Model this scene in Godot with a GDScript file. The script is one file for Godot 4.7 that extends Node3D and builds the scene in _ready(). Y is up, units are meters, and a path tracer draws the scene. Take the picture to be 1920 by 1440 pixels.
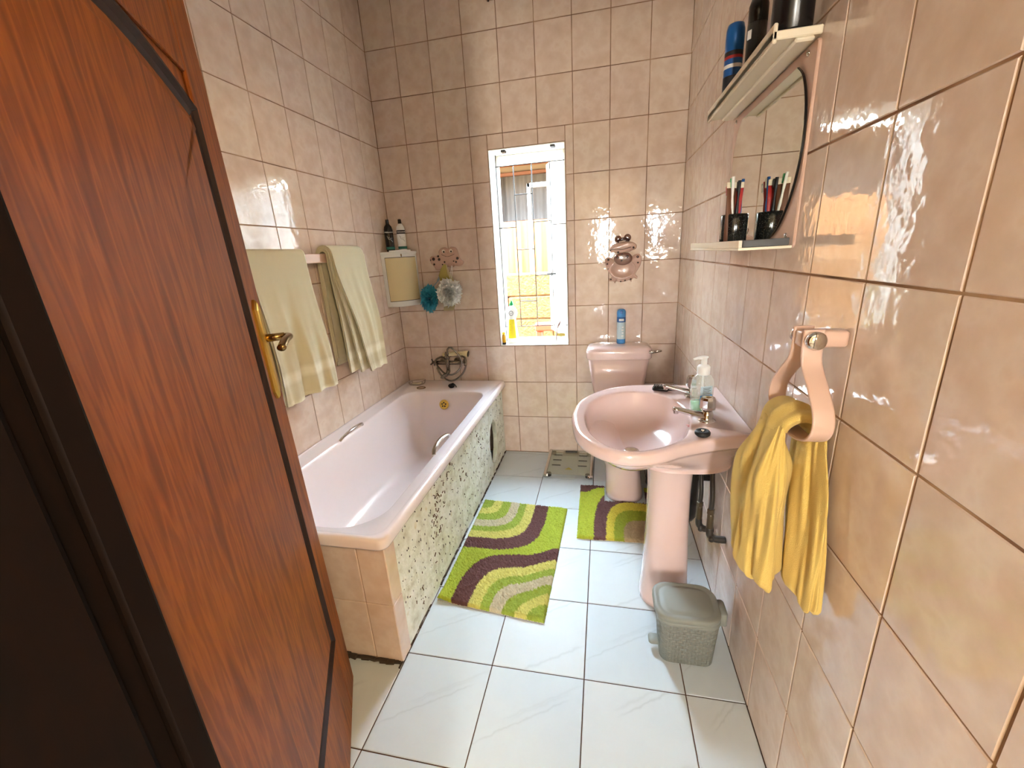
extends Node3D
# A small pink-tiled bathroom seen from its doorway. x runs to the right along the window wall, z from that wall towards the camera.

const W := 1.776          # width of the room
const CEIL := 2.75
const FRONT := 2.45       # bathroom side of the wall with the doorway

var S: SurfaceTool
var X := Transform3D()
var VC := Color.WHITE
var rng := RandomNumberGenerator.new()
var M := {}
var tile_meshes := {}
var taken := {}

# ---------------------------------------------------------------- shape helpers
func begin(smooth := true) -> void:
	S = SurfaceTool.new()
	S.begin(Mesh.PRIMITIVE_TRIANGLES)
	S.set_smooth_group(0 if smooth else -1)
	X = Transform3D()
	VC = Color.WHITE

func flat_() -> void:
	S.set_smooth_group(-1)

func soft_() -> void:
	S.set_smooth_group(0)

func vert(p: Vector3, uv := Vector2.ZERO) -> void:
	S.set_color(VC)
	S.set_uv(uv)
	S.add_vertex(X * p)

func tri(a: Vector3, b: Vector3, c: Vector3) -> void:
	vert(a); vert(b); vert(c)

func quad(a: Vector3, b: Vector3, c: Vector3, d: Vector3) -> void:
	vert(a, Vector2(0, 0)); vert(b, Vector2(1, 0)); vert(c, Vector2(1, 1))
	vert(a, Vector2(0, 0)); vert(c, Vector2(1, 1)); vert(d, Vector2(0, 1))

func mesh_() -> ArrayMesh:
	S.generate_normals()
	S.index()
	return S.commit()

func number(called: String, parent: Node) -> String:
	var key := str(parent.get_instance_id()) + called
	taken[key] = taken.get(key, -1) + 1
	return called if taken[key] == 0 else "%s_%03d" % [called, taken[key]]

func put(called: String, m: Mesh, material: Material, parent: Node = self) -> MeshInstance3D:
	var o := MeshInstance3D.new()
	o.name = number(called, parent)
	o.mesh = m
	o.material_override = material
	parent.add_child(o, true)
	return o

func end(called: String, material: Material, parent: Node = self) -> MeshInstance3D:
	return put(called, mesh_(), material, parent)

func thing(called: String, label: String, category: String, at := Vector3.ZERO, group := "") -> Node3D:
	var o := Node3D.new()
	o.name = number(called, self)
	add_child(o, true)
	o.position = at
	tag(o, label, category, group)
	return o

func tag(o: Node, label: String, category: String, group := "") -> Node:
	o.set_meta("label", label)
	o.set_meta("category", category)
	if group:
		o.set_meta("group", group)
	return o

func shell(o: Node, label := "", category := "") -> Node:
	o.set_meta("kind", "structure")
	if label:
		o.set_meta("label", label)
		o.set_meta("category", category)
	return o

func loft(rings: Array, cap0 := true, cap1 := true, closed := true) -> void:
	var n: int = rings[0].size()
	var last := n if closed else n - 1
	for i in rings.size() - 1:
		var a: PackedVector3Array = rings[i]
		var b: PackedVector3Array = rings[i + 1]
		for j in last:
			var k := (j + 1) % n
			tri(a[j], b[j], b[k])
			tri(a[j], b[k], a[k])
	if cap0:
		fan(rings[0], false)
	if cap1:
		fan(rings[-1], true)

func fan(r: PackedVector3Array, up: bool) -> void:
	var c := Vector3.ZERO
	for p in r:
		c += p
	c /= r.size()
	for j in r.size():
		var k := (j + 1) % r.size()
		if up:
			tri(c, r[k], r[j])
		else:
			tri(c, r[j], r[k])

# closed outline of a rounded rectangle in the xz plane, n points a corner
func rr(cx: float, cz: float, w: float, d: float, r: float, n: int, y: float) -> PackedVector3Array:
	var out := PackedVector3Array()
	r = minf(r, minf(w, d) * 0.4999)
	for q in 4:
		var sx := [1, -1, -1, 1][q] as int
		var sz := [1, 1, -1, -1][q] as int
		for i in n:
			var a := PI / 2 * (q + (float(i) / (n - 1) if n > 1 else 0.5))
			out.append(Vector3(cx + sx * (w / 2 - r) + r * cos(a), y, cz + sz * (d / 2 - r) + r * sin(a)))
	return out

func ellipse(cx: float, cz: float, a: float, b: float, n: int, y: float) -> PackedVector3Array:
	var out := PackedVector3Array()
	for i in n:
		var t := TAU * i / n
		out.append(Vector3(cx + a * cos(t), y, cz + b * sin(t)))
	return out

# box standing on y0, edges chamfered by b, upright corners rounded by r
func box(lo: Vector3, hi: Vector3, b := 0.002, r := 0.0, n := 1) -> void:
	var c := (lo + hi) / 2
	var s := hi - lo
	b = minf(b, minf(s.x, minf(s.y, s.z)) * 0.45)
	if r <= b:
		r = b
		n = 2
	var smooth := n > 2
	if not smooth:
		flat_()
	loft([rr(c.x, c.z, s.x - 2 * b, s.z - 2 * b, maxf(r - b, 0.0002), n, lo.y), rr(c.x, c.z, s.x, s.z, r, n, lo.y + b), rr(c.x, c.z, s.x, s.z, r, n, hi.y - b), rr(c.x, c.z, s.x - 2 * b, s.z - 2 * b, maxf(r - b, 0.0002), n, hi.y)])
	soft_()

# profile of (radius, height) turned about the y axis through c
func lathe(c: Vector3, profile: Array, n := 28, cap0 := true, cap1 := true) -> void:
	var rings := []
	for p in profile:
		var ring := PackedVector3Array()
		for i in n:
			var t := TAU * i / n
			ring.append(c + Vector3(p[0] * cos(t), p[1], p[0] * sin(t)))
		rings.append(ring)
	loft(rings, cap0, cap1)

func tube(path: Array, r, n := 10, flat_y := 1.0) -> void:
	var rings := []
	var side := Vector3.ZERO
	for i in path.size():
		var p: Vector3 = path[i]
		var d: Vector3 = (path[mini(i + 1, path.size() - 1)] - path[maxi(i - 1, 0)]).normalized()
		if i == 0:
			side = d.cross(Vector3.UP if absf(d.y) < 0.9 else Vector3.RIGHT).normalized()
		side = (side - d * d.dot(side)).normalized()
		var up := side.cross(d)
		var rad: float = r[i] if r is Array else r
		var ring := PackedVector3Array()
		for j in n:
			var t := TAU * j / n
			ring.append(p + side * cos(t) * rad + up * sin(t) * rad * flat_y)
		rings.append(ring)
	loft(rings)

# smooth curve through points
func curve(pts: Array, per := 8, closed := false) -> Array:
	var out := []
	var n := pts.size()
	for i in (n if closed else n - 1):
		var p0: Vector3 = pts[(i - 1 + n) % n] if closed else pts[maxi(i - 1, 0)]
		var p1: Vector3 = pts[i]
		var p2: Vector3 = pts[(i + 1) % n]
		var p3: Vector3 = pts[(i + 2) % n] if closed else pts[mini(i + 2, n - 1)]
		for k in per:
			out.append(p1.cubic_interpolate(p2, p0, p3, float(k) / per))
	if not closed:
		out.append(pts[n - 1])
	return out

func curve2(pts: Array, per := 6) -> PackedVector2Array:
	var v := []
	for p in pts:
		v.append(Vector3(p[0], p[1], 0))
	var out := PackedVector2Array()
	for p in curve(v, per, true):
		out.append(Vector2(p.x, p.y))
	return out

# outline in the xy plane swelled towards +z: steps are (inset, height)
func relief(outline: PackedVector2Array, steps: Array, cap_back := true) -> void:
	var n := outline.size()
	if Geometry2D.is_polygon_clockwise(outline):
		outline.reverse()
	var rings := []
	for s in steps:
		var ring := PackedVector3Array()
		for i in n:
			var a := outline[(i - 1 + n) % n]
			var b := outline[i]
			var c := outline[(i + 1) % n]
			var t := ((b - a).normalized() + (c - b).normalized()).normalized()
			var p: Vector2 = b + Vector2(-t.y, t.x) * s[0]
			ring.append(Vector3(p.x, p.y, s[1]))
		rings.append(ring)
	loft(rings, false, false)
	var face := PackedVector2Array()
	for p in rings[-1]:
		face.append(Vector2(p.x, p.y))
	var ix := Geometry2D.triangulate_polygon(face)
	if ix.is_empty():
		fan(rings[-1], true)
	for i in range(0, ix.size(), 3):
		tri(rings[-1][ix[i]], rings[-1][ix[i + 2]], rings[-1][ix[i + 1]])
	if cap_back:
		var ib := Geometry2D.triangulate_polygon(outline)
		for i in range(0, ib.size(), 3):
			tri(rings[0][ib[i]], rings[0][ib[i + 1]], rings[0][ib[i + 2]])

func lettering(text: String, height: float, material: Material, parent: Node, t: Transform3D, called := "lettering", font := "Droid Sans", bold := true) -> MeshInstance3D:
	var m := TextMesh.new()
	var f := SystemFont.new()
	f.font_names = PackedStringArray([font])
	f.font_weight = 700 if bold else 400
	m.font = f
	m.text = text
	m.font_size = 64
	m.pixel_size = height / 46.0
	m.depth = 0.0006
	m.curve_step = 4.0
	var o := put(called, m, material, parent)
	o.transform = t
	return o

# ---------------------------------------------------------------- materials
func noise(freq: float, size := 512, octaves := 4, as_normal := false, bump := 4.0, ramp: Gradient = null, kind := FastNoiseLite.TYPE_SIMPLEX_SMOOTH, seed_ := 1) -> NoiseTexture2D:
	var f := FastNoiseLite.new()
	f.noise_type = kind
	f.frequency = freq
	f.fractal_octaves = octaves
	f.seed = seed_
	var t := NoiseTexture2D.new()
	t.width = size
	t.height = size
	t.seamless = true
	t.noise = f
	t.as_normal_map = as_normal
	t.bump_strength = bump
	if ramp:
		t.color_ramp = ramp
	return t

func ramp(stops: Array) -> Gradient:
	var g := Gradient.new()
	g.offsets = PackedFloat32Array(stops.map(func(s): return s[0]))
	g.colors = PackedColorArray(stops.map(func(s): return s[1]))
	return g

func c8(r: int, g: int, b: int) -> Color:
	return Color8(r, g, b)

func mat(called: String, color: Color, rough := 0.5, metal := 0.0) -> StandardMaterial3D:
	var m := StandardMaterial3D.new()
	m.resource_name = called
	m.albedo_color = color
	m.roughness = rough
	m.metallic = metal
	M[called] = m
	return m

func dress(m: StandardMaterial3D, albedo: Texture2D, scale: Vector3, normal: Texture2D = null, strength := 1.0, world := true) -> StandardMaterial3D:
	m.uv1_triplanar = true
	m.uv1_world_triplanar = world
	m.uv1_scale = scale
	if albedo:
		m.albedo_texture = albedo
	if normal:
		m.normal_enabled = true
		m.normal_texture = normal
		m.normal_scale = strength
	return m

func coat(m: StandardMaterial3D, amount := 1.0, rough := 0.05) -> StandardMaterial3D:
	m.clearcoat_enabled = true
	m.clearcoat = amount
	m.clearcoat_roughness = rough
	return m

func glassy(called: String, color: Color, alpha: float, rough := 0.03) -> StandardMaterial3D:
	var m := mat(called, Color(color, alpha), rough)
	m.transparency = BaseMaterial3D.TRANSPARENCY_ALPHA
	return m

func make_materials() -> void:
	var mottle := noise(0.012, 512, 5, false, 1.0, ramp([[0.0, c8(240, 232, 222)], [0.45, c8(249, 245, 240)], [0.7, c8(255, 255, 252)], [1.0, c8(246, 238, 230)]]))
	var ripple := noise(0.022, 512, 3, true, 3.0)
	var base := [c8(229, 209, 196), c8(227, 207, 193), c8(230, 212, 198), c8(226, 206, 194)]
	for i in 4:
		mat("wall_tile_%d" % i, base[i], 0.045).metallic_specular = 0.62
		dress(M["wall_tile_%d" % i], mottle, Vector3.ONE * (1.5 + 0.1 * i), ripple, 0.11)
		M["wall_tile_%d" % i].uv1_triplanar_sharpness = 8.0
		M["wall_tile_%d" % i].uv1_offset = Vector3(0.31 * i, 0.17 * i, 0.23 * i)
		M["wall_tile_%d" % i].uv1_triplanar_sharpness = 8.0
	var dirt := noise(0.01, 512, 5, false, 1.0, ramp([[0.0, c8(95, 66, 44)], [0.5, c8(150, 112, 80)], [1.0, c8(190, 158, 126)]]))
	dress(mat("grout", Color.WHITE, 0.9), dirt, Vector3.ONE * 0.9)
	dress(mat("floor_grout", c8(120, 100, 80), 0.9), dirt, Vector3.ONE * 0.7)
	for i in 3:
		var fm := mat("floor_tile_%d" % i, [c8(198, 205, 208), c8(195, 203, 207), c8(201, 206, 207)][i], 0.4)
		fm.metallic_specular = 0.35
		fm.albedo_texture = veins(i)
		fm.normal_enabled = true
		fm.normal_texture = ripple
		fm.normal_scale = 0.04
	var lg := mat("lamp_glow", c8(240, 230, 210), 0.5)
	lg.emission_enabled = true
	lg.emission = Color(1.0, 0.88, 0.7)
	lg.emission_energy_multiplier = 1.5
	mat("ceiling_paint", c8(232, 226, 214), 0.9)
	mat("hall_paint", c8(206, 190, 160), 0.85)
	mat("white_paint", c8(235, 232, 222), 0.45)
	mat("reveal_paint", c8(238, 235, 225), 0.6)
	# wood
	var grain := noise(0.02, 512, 4, false, 1.0, ramp([[0.0, c8(104, 56, 16)], [0.3, c8(138, 78, 24)], [0.5, c8(172, 104, 38)], [0.62, c8(140, 80, 26)], [0.8, c8(160, 94, 34)], [1.0, c8(118, 64, 18)]]), FastNoiseLite.TYPE_PERLIN, 5)
	dress(mat("door_wood", c8(218, 200, 172), 0.5), grain, Vector3(3.4, 0.34, 3.4), null, 1.0, false)
	M.door_wood.metallic_specular = 0.35
	dress(mat("groove_wood", c8(60, 42, 34), 0.75), grain, Vector3(3, 0.5, 3), null, 1.0, false)
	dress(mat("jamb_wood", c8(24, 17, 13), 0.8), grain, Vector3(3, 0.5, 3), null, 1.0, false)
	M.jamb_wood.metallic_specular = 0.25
	# ceramics and plastics
	coat(mat("pink_acrylic", c8(242, 229, 228), 0.25), 0.6, 0.06)
	coat(mat("pink_ceramic", c8(230, 202, 196), 0.2), 0.9, 0.03)
	mat("chrome", c8(205, 203, 200), 0.08, 1.0)
	mat("worn_chrome", c8(138, 132, 124), 0.12, 1.0)
	mat("brass", c8(220, 184, 92), 0.28, 1.0)
	mat("old_brass", c8(150, 125, 80), 0.22, 1.0)
	mat("black_plastic", c8(16, 16, 18), 0.25)
	mat("black_rubber", c8(24, 22, 22), 0.55)
	mat("dark_brass", c8(84, 72, 52), 0.4, 0.5)
	mat("dark_pipe", c8(44, 40, 36), 0.4)
	mat("cream_plastic", c8(224, 208, 160), 0.3)
	mat("pale_plastic", c8(232, 222, 200), 0.35)
	mat("pink_plastic", c8(206, 172, 152), 0.35)
	mat("white_plastic", c8(236, 236, 232), 0.35)
	mat("green_plastic", c8(20, 160, 90), 0.4)
	mat("yellow_label", c8(226, 202, 20), 0.4)
	mat("gold_label", c8(196, 170, 80), 0.4)
	mat("dark_ink", c8(34, 34, 40), 0.5)
	mat("white_ink", c8(232, 232, 230), 0.5)
	mat("teal_ink", c8(40, 120, 110), 0.5)
	mat("blue_plastic", c8(70, 140, 205), 0.3)
	mat("blue_can", c8(24, 96, 170), 0.3, 0.3)
	mat("amber", c8(196, 140, 20), 0.25)
	mat("deep_blue", c8(38, 92, 160), 0.35)
	mat("sky_label", c8(186, 206, 214), 0.4)
	mat("red_ink", c8(170, 40, 40), 0.5)
	dress(mat("bin_grey", c8(132, 134, 126), 0.5), null, Vector3.ONE)
	dress(mat("bin_weave", c8(126, 128, 120), 0.55), null, Vector3.ONE * 24.0, weave_normal(), 1.6, false)
	mat("mirror_glass", c8(232, 236, 230), 0.01, 1.0)
	# cement left where the side tiles of the bath came off
	var cement := noise(0.016, 512, 6, false, 1.0, ramp([[0.0, c8(186, 184, 160)], [0.2, c8(218, 220, 204)], [0.5, c8(236, 240, 228)], [0.8, c8(243, 246, 238)], [1.0, c8(222, 217, 188)]]), FastNoiseLite.TYPE_SIMPLEX_SMOOTH, 9)
	dress(mat("cement", Color.WHITE, 0.9), cement, Vector3.ONE * 1.5, noise(0.03, 512, 5, true, 8.0), 0.35)
	dress(mat("dirt", c8(150, 140, 116), 0.95), dirt, Vector3.ONE * 2.0, noise(0.04, 256, 4, true, 8.0), 1.0)
	mat("foot_dirt", c8(62, 50, 38), 0.95)
	mat("soot", c8(40, 36, 30), 0.95)
	# cloth
	var pile := noise(0.16, 512, 3, true, 10.0)
	for a in [["cream_towel", c8(238, 229, 202)], ["yellow_towel", c8(214, 182, 98)]]:
		var t := dress(mat(a[0], a[1], 0.95), null, Vector3.ONE * 9.0, pile, 0.7)
		t.vertex_color_use_as_albedo = true
		t.rim_enabled = true
		t.rim = 0.5
		t.rim_tint = 0.5
	var rug := dress(mat("rug_pile", Color.WHITE, 1.0), null, Vector3.ONE * 5.0, pile, 0.7)
	rug.vertex_color_use_as_albedo = true
	# outside
	var plaster := noise(0.03, 512, 6, false, 1.0, ramp([[0.0, c8(84, 46, 14)], [0.5, c8(102, 66, 24)], [1.0, c8(120, 88, 42)]]))
	dress(mat("yard_stone", Color.WHITE, 0.95), plaster, Vector3.ONE * 1.2, noise(0.05, 512, 5, true, 8.0), 0.8)
	mat("post_paint", c8(150, 148, 142), 0.6)
	mat("yard_ground", c8(120, 104, 84), 0.95)
	mat("yellow_sheet", c8(112, 68, 10), 0.55)
	dress(mat("eave_wood", c8(255, 230, 190), 0.7), grain, Vector3(0.5, 3, 3))
	mat("neighbour_wall", c8(120, 104, 82), 0.9)
	mat("curtain_grey", c8(84, 80, 76), 0.9)
	mat("brown_frame", c8(104, 66, 44), 0.6)
	mat("orange_plastic", c8(160, 58, 30), 0.5)
	mat("bar_steel", c8(46, 42, 38), 0.6)
	glassy("clear_pane", c8(235, 240, 240), 0.08)
	var frost := mat("frosted_pane", Color(0.93, 0.95, 0.95, 0.35), 0.45)
	frost.transparency = BaseMaterial3D.TRANSPARENCY_ALPHA
	frost.backlight_enabled = true
	frost.backlight = Color(0.85, 0.88, 0.88)
	dress(frost, null, Vector3.ONE * 3.0, noise(0.03, 512, 3, true, 8.0), 0.6)
	var sc := glassy("scale_glass", c8(170, 178, 130), 0.3)
	sc.roughness = 0.04
	sc.albedo_color = Color(0.72, 0.76, 0.6, 0.2)
	glassy("soap_bottle", c8(226, 240, 230), 0.22)
	mat("soap_liquid", c8(150, 226, 180), 0.1)
	M.soap_liquid.albedo_color = Color(0.6, 0.9, 0.72, 0.55)
	M.soap_liquid.transparency = BaseMaterial3D.TRANSPARENCY_ALPHA
	for a in [["puff_white", c8(240, 238, 232)], ["puff_teal", c8(30, 160, 190)]]:
		var pf := mat(a[0], a[1], 0.6)
		pf.backlight_enabled = true
		pf.backlight = Color(0.5, 0.5, 0.5)
	dress(mat("loofah", c8(214, 196, 150), 0.95), null, Vector3.ONE * 8, pile, 1.0)
	dress(mat("olive_strap", c8(176, 160, 84), 0.9), null, Vector3.ONE * 8, pile, 0.8)
	coat(mat("frog_glaze", c8(200, 164, 146), 0.25), 0.9, 0.05)
	coat(mat("frog_spot", c8(58, 26, 30), 0.25), 0.9, 0.05)
	coat(mat("frog_dark", c8(120, 84, 72), 0.2), 0.9, 0.05)
	coat(mat("frog_white", c8(236, 226, 214), 0.2), 0.9, 0.05)
	var speck := Image.create(256, 256, false, Image.FORMAT_RGB8)
	speck.fill(c8(20, 22, 22))
	for i in 700:
		var g := rng.randf_range(0.2, 0.75)
		var px := rng.randi_range(0, 253)
		var py := rng.randi_range(0, 253)
		speck.fill_rect(Rect2i(px, py, 1 + rng.randi_range(0, 2), 1 + rng.randi_range(0, 1)), Color(g, g, g * 0.95))
	dress(mat("speckled_stone", Color.WHITE, 0.15), ImageTexture.create_from_image(speck), Vector3.ONE * 10.0)

# white floor tile with a few faint grey diagonal veins
func veins(which: int) -> ImageTexture:
	var n := 256
	var im := Image.create(n, n, false, Image.FORMAT_RGB8)
	var f := FastNoiseLite.new()
	f.seed = 40 + which
	f.frequency = 0.012
	var lines := []
	for i in 4:
		lines.append([rng.randf_range(-0.4, 1.0), rng.randf_range(0.006, 0.02), rng.randf_range(0.02, 0.06), rng.randf_range(0.0, 0.5), rng.randf_range(0.5, 1.0)])
	for y in n:
		for x in n:
			var u := float(x) / n
			var v := float(y) / n
			var k := 1.0 - 0.015 * (0.5 + 0.5 * f.get_noise_2d(x, y))
			for l in lines:
				var d: float = absf(u - l[0] - v * 0.62 - 0.03 * f.get_noise_2d(x * 1.6, y * 1.6 + 90 * l[0]))
				var along: float = smoothstep(l[3] - 0.1, l[3] + 0.1, v) * (1.0 - smoothstep(l[4] - 0.1, l[4] + 0.1, v))
				k -= l[2] * along * exp(-d * d / (l[1] * l[1]))
			im.set_pixel(x, y, Color(k * 0.995, k, k))
	return ImageTexture.create_from_image(im)

func weave_normal() -> ImageTexture:
	var n := 128
	var im := Image.create(n, n, false, Image.FORMAT_RGB8)
	for y in n:
		for x in n:
			var u := x * 4.0 / n
			var v := y * 4.0 / n
			var over := (int(u) + int(v)) % 2 == 0
			var h := sin(fposmod(u, 1.0) * PI) if over else sin(fposmod(v, 1.0) * PI)
			im.set_pixel(x, y, Color(h, h, h))
	im.convert(Image.FORMAT_RGBA8)
	im.bump_map_to_normal_map(6.0)
	return ImageTexture.create_from_image(im)

# ---------------------------------------------------------------- tiles
# a tile lying in the xy plane, glazed face at z = 0, edges eased
func tile_mesh(w: float, h: float, t := 0.006, e := 0.0016) -> ArrayMesh:
	var key := "%d_%d" % [roundi(w * 2000), roundi(h * 2000)]
	if tile_meshes.has(key):
		return tile_meshes[key]
	begin(false)
	var x := w / 2
	var y := h / 2
	var o := [Vector3(-x, -y, -e), Vector3(x, -y, -e), Vector3(x, y, -e), Vector3(-x, y, -e)]
	var i := [Vector3(-x + e, -y + e, 0), Vector3(x - e, -y + e, 0), Vector3(x - e, y - e, 0), Vector3(-x + e, y - e, 0)]
	quad(i[3], i[2], i[1], i[0])
	for k in 4:
		var n := (k + 1) % 4
		quad(o[k], i[k], i[n], o[n])
		var a: Vector3 = o[k] + Vector3(0, 0, e - t)
		var b: Vector3 = o[n] + Vector3(0, 0, e - t)
		quad(a, o[k], o[n], b)
	tile_meshes[key] = mesh_()
	return tile_meshes[key]

# lays tiles on a surface: o is its corner, u and v its axes, n faces the room; holes are Rect2 in (u, v)
func lay(parent: Node, o: Vector3, u: Vector3, v: Vector3, us: Array, vs: Array, gap: float, mats: Array, holes: Array, tilt := 0.0012, called := "tile") -> void:
	var n := u.cross(v)
	for i in us.size() - 1:
		for j in vs.size() - 1:
			var pieces := [Rect2(us[i], vs[j], us[i + 1] - us[i], vs[j + 1] - vs[j])]
			for h in holes:
				var left := []
				for r in pieces:
					left.append_array(cut(r, h))
				pieces = left
			for r in pieces:
				if r.size.x < 0.012 or r.size.y < 0.012:
					continue
				var m := tile_mesh(r.size.x - gap, r.size.y - gap)
				var t := put(called, m, M[mats[rng.randi_range(0, mats.size() - 1)]], parent)
				var c: Vector2 = r.get_center()
				var basis_ := Basis(u, v, n) * Basis.from_euler(Vector3(rng.randf_range(-tilt, tilt), rng.randf_range(-tilt, tilt), 0))
				t.transform = Transform3D(basis_, o + u * c.x + v * c.y + n * rng.randf_range(0.0, 0.0006))

func cut(r: Rect2, h: Rect2) -> Array:
	var k := r.intersection(h)
	if k.size.x <= 0.001 or k.size.y <= 0.001:
		return [r]
	var out := []
	if k.position.x > r.position.x + 0.001:
		out.append(Rect2(r.position.x, r.position.y, k.position.x - r.position.x, r.size.y))
	if k.end.x < r.end.x - 0.001:
		out.append(Rect2(k.end.x, r.position.y, r.end.x - k.end.x, r.size.y))
	if k.position.y > r.position.y + 0.001:
		out.append(Rect2(k.position.x, r.position.y, k.size.x, k.position.y - r.position.y))
	if k.end.y < r.end.y - 0.001:
		out.append(Rect2(k.position.x, k.end.y, k.size.x, r.end.y - k.end.y))
	return out

func steps(first: Array, start: float, pitch: float, limit: float) -> Array:
	var out := first.duplicate()
	var x := start
	while x < limit - 0.02:
		out.append(x)
		x += pitch
	out.append(limit)
	return out

# ---------------------------------------------------------------- the scene
func _ready() -> void:
	rng.seed = 7
	# camera
	var cam := Camera3D.new()
	cam.name = "camera"
	cam.fov = 84.88
	cam.near = 0.03
	cam.far = 200.0
	cam.transform = Transform3D(Basis(Vector3(0.9771, -0.0589, -0.2043), Vector3(-0.0051, 0.9540, -0.2997), Vector3(0.2125, 0.2939, 0.9319)).orthonormalized(), Vector3(1.35044, 1.33291, 2.6455))
	add_child(cam)
	# sky, exposure
	var env := Environment.new()
	env.background_mode = Environment.BG_SKY
	var sky := Sky.new()
	var sm := ProceduralSkyMaterial.new()
	sm.sky_top_color = Color(0.82, 0.92, 1.0)
	sm.sky_horizon_color = Color(0.85, 0.93, 1.0)
	sm.ground_bottom_color = Color(0.55, 0.5, 0.42)
	sm.ground_horizon_color = Color(0.8, 0.8, 0.76)
	sky.sky_material = sm
	env.sky = sky
	env.background_energy_multiplier = SKY_ENERGY
	env.tonemap_mode = Environment.TONE_MAPPER_LINEAR
	env.tonemap_exposure = EXPOSURE
	env.sdfgi_enabled = true
	env.ssao_enabled = true
	env.ssil_enabled = true
	var we := WorldEnvironment.new()
	we.name = "world_environment"
	we.environment = env
	add_child(we)
	# sun: over our own roof onto the neighbour's side of the passage
	var sun := DirectionalLight3D.new()
	sun.name = "sun"
	sun.light_energy = SUN_ENERGY
	sun.light_color = Color(1.0, 0.93, 0.8)
	sun.light_angular_distance = 0.6
	sun.shadow_enabled = true
	sun.sky_mode = DirectionalLight3D.SKY_MODE_LIGHT_ONLY
	add_child(sun)
	sun.look_at_from_position(Vector3(1.2, 5.0, 3.4), Vector3(0.3, 0.0, -1.6))
	# daylight through the glazed end of the passage behind the camera
	var hl := AreaLight3D.new()
	hl.name = "hall_daylight"
	hl.area_size = Vector2(0.16, 0.62)
	hl.light_energy = HALL_ENERGY
	hl.light_color = Color(1.0, 0.97, 0.92)
	hl.area_range = 12.0
	hl.shadow_enabled = true
	add_child(hl)
	hl.position = Vector3(1.36, 1.5, 5.06)
	# globe lamp on the side wall of the passage
	var wl := OmniLight3D.new()
	wl.name = "globe_light"
	wl.light_energy = LAMP_ENERGY
	wl.light_color = Color(1.0, 0.9, 0.74)
	wl.light_size = 0.09
	wl.omni_range = 9.0
	wl.omni_attenuation = 2.0
	wl.shadow_enabled = true
	add_child(wl)
	wl.position = Vector3(2.27, 2.1, 3.3)
	make_materials()
	build_room()
	build_hall()
	build_lamp()
	build_window()
	build_outside()
	build_door()
	build_bath()
	build_mixer()
	build_basin()
	build_toilet()
	build_rugs()
	build_bin()
	build_scale()
	build_towels()
	build_mirror()
	build_basin_things()
	build_cabinet()
	build_frogs()
	build_puffs()
	build_sill_things()

const SKY_ENERGY := 22.0
const EXPOSURE := 5.35
const SUN_ENERGY := 1.1
const HALL_ENERGY := 1.3
const LAMP_ENERGY := 0.4

func slab(called: String, lo: Vector3, hi: Vector3, material: Material, parent: Node = self) -> MeshInstance3D:
	begin(false)
	box(lo, hi, 0.001)
	return end(called, material, parent)

const ROWS := [0.0, 0.265, 0.5128, 0.7603, 1.0078, 1.2553, 1.5028, 1.7503, 1.9978, 2.2453, 2.4928, 2.7403]
const WALL_TILES := ["wall_tile_0", "wall_tile_1", "wall_tile_2", "wall_tile_3"]
const G := 0.0035          # joint width
const D := 0.0022          # depth of the joints

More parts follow.
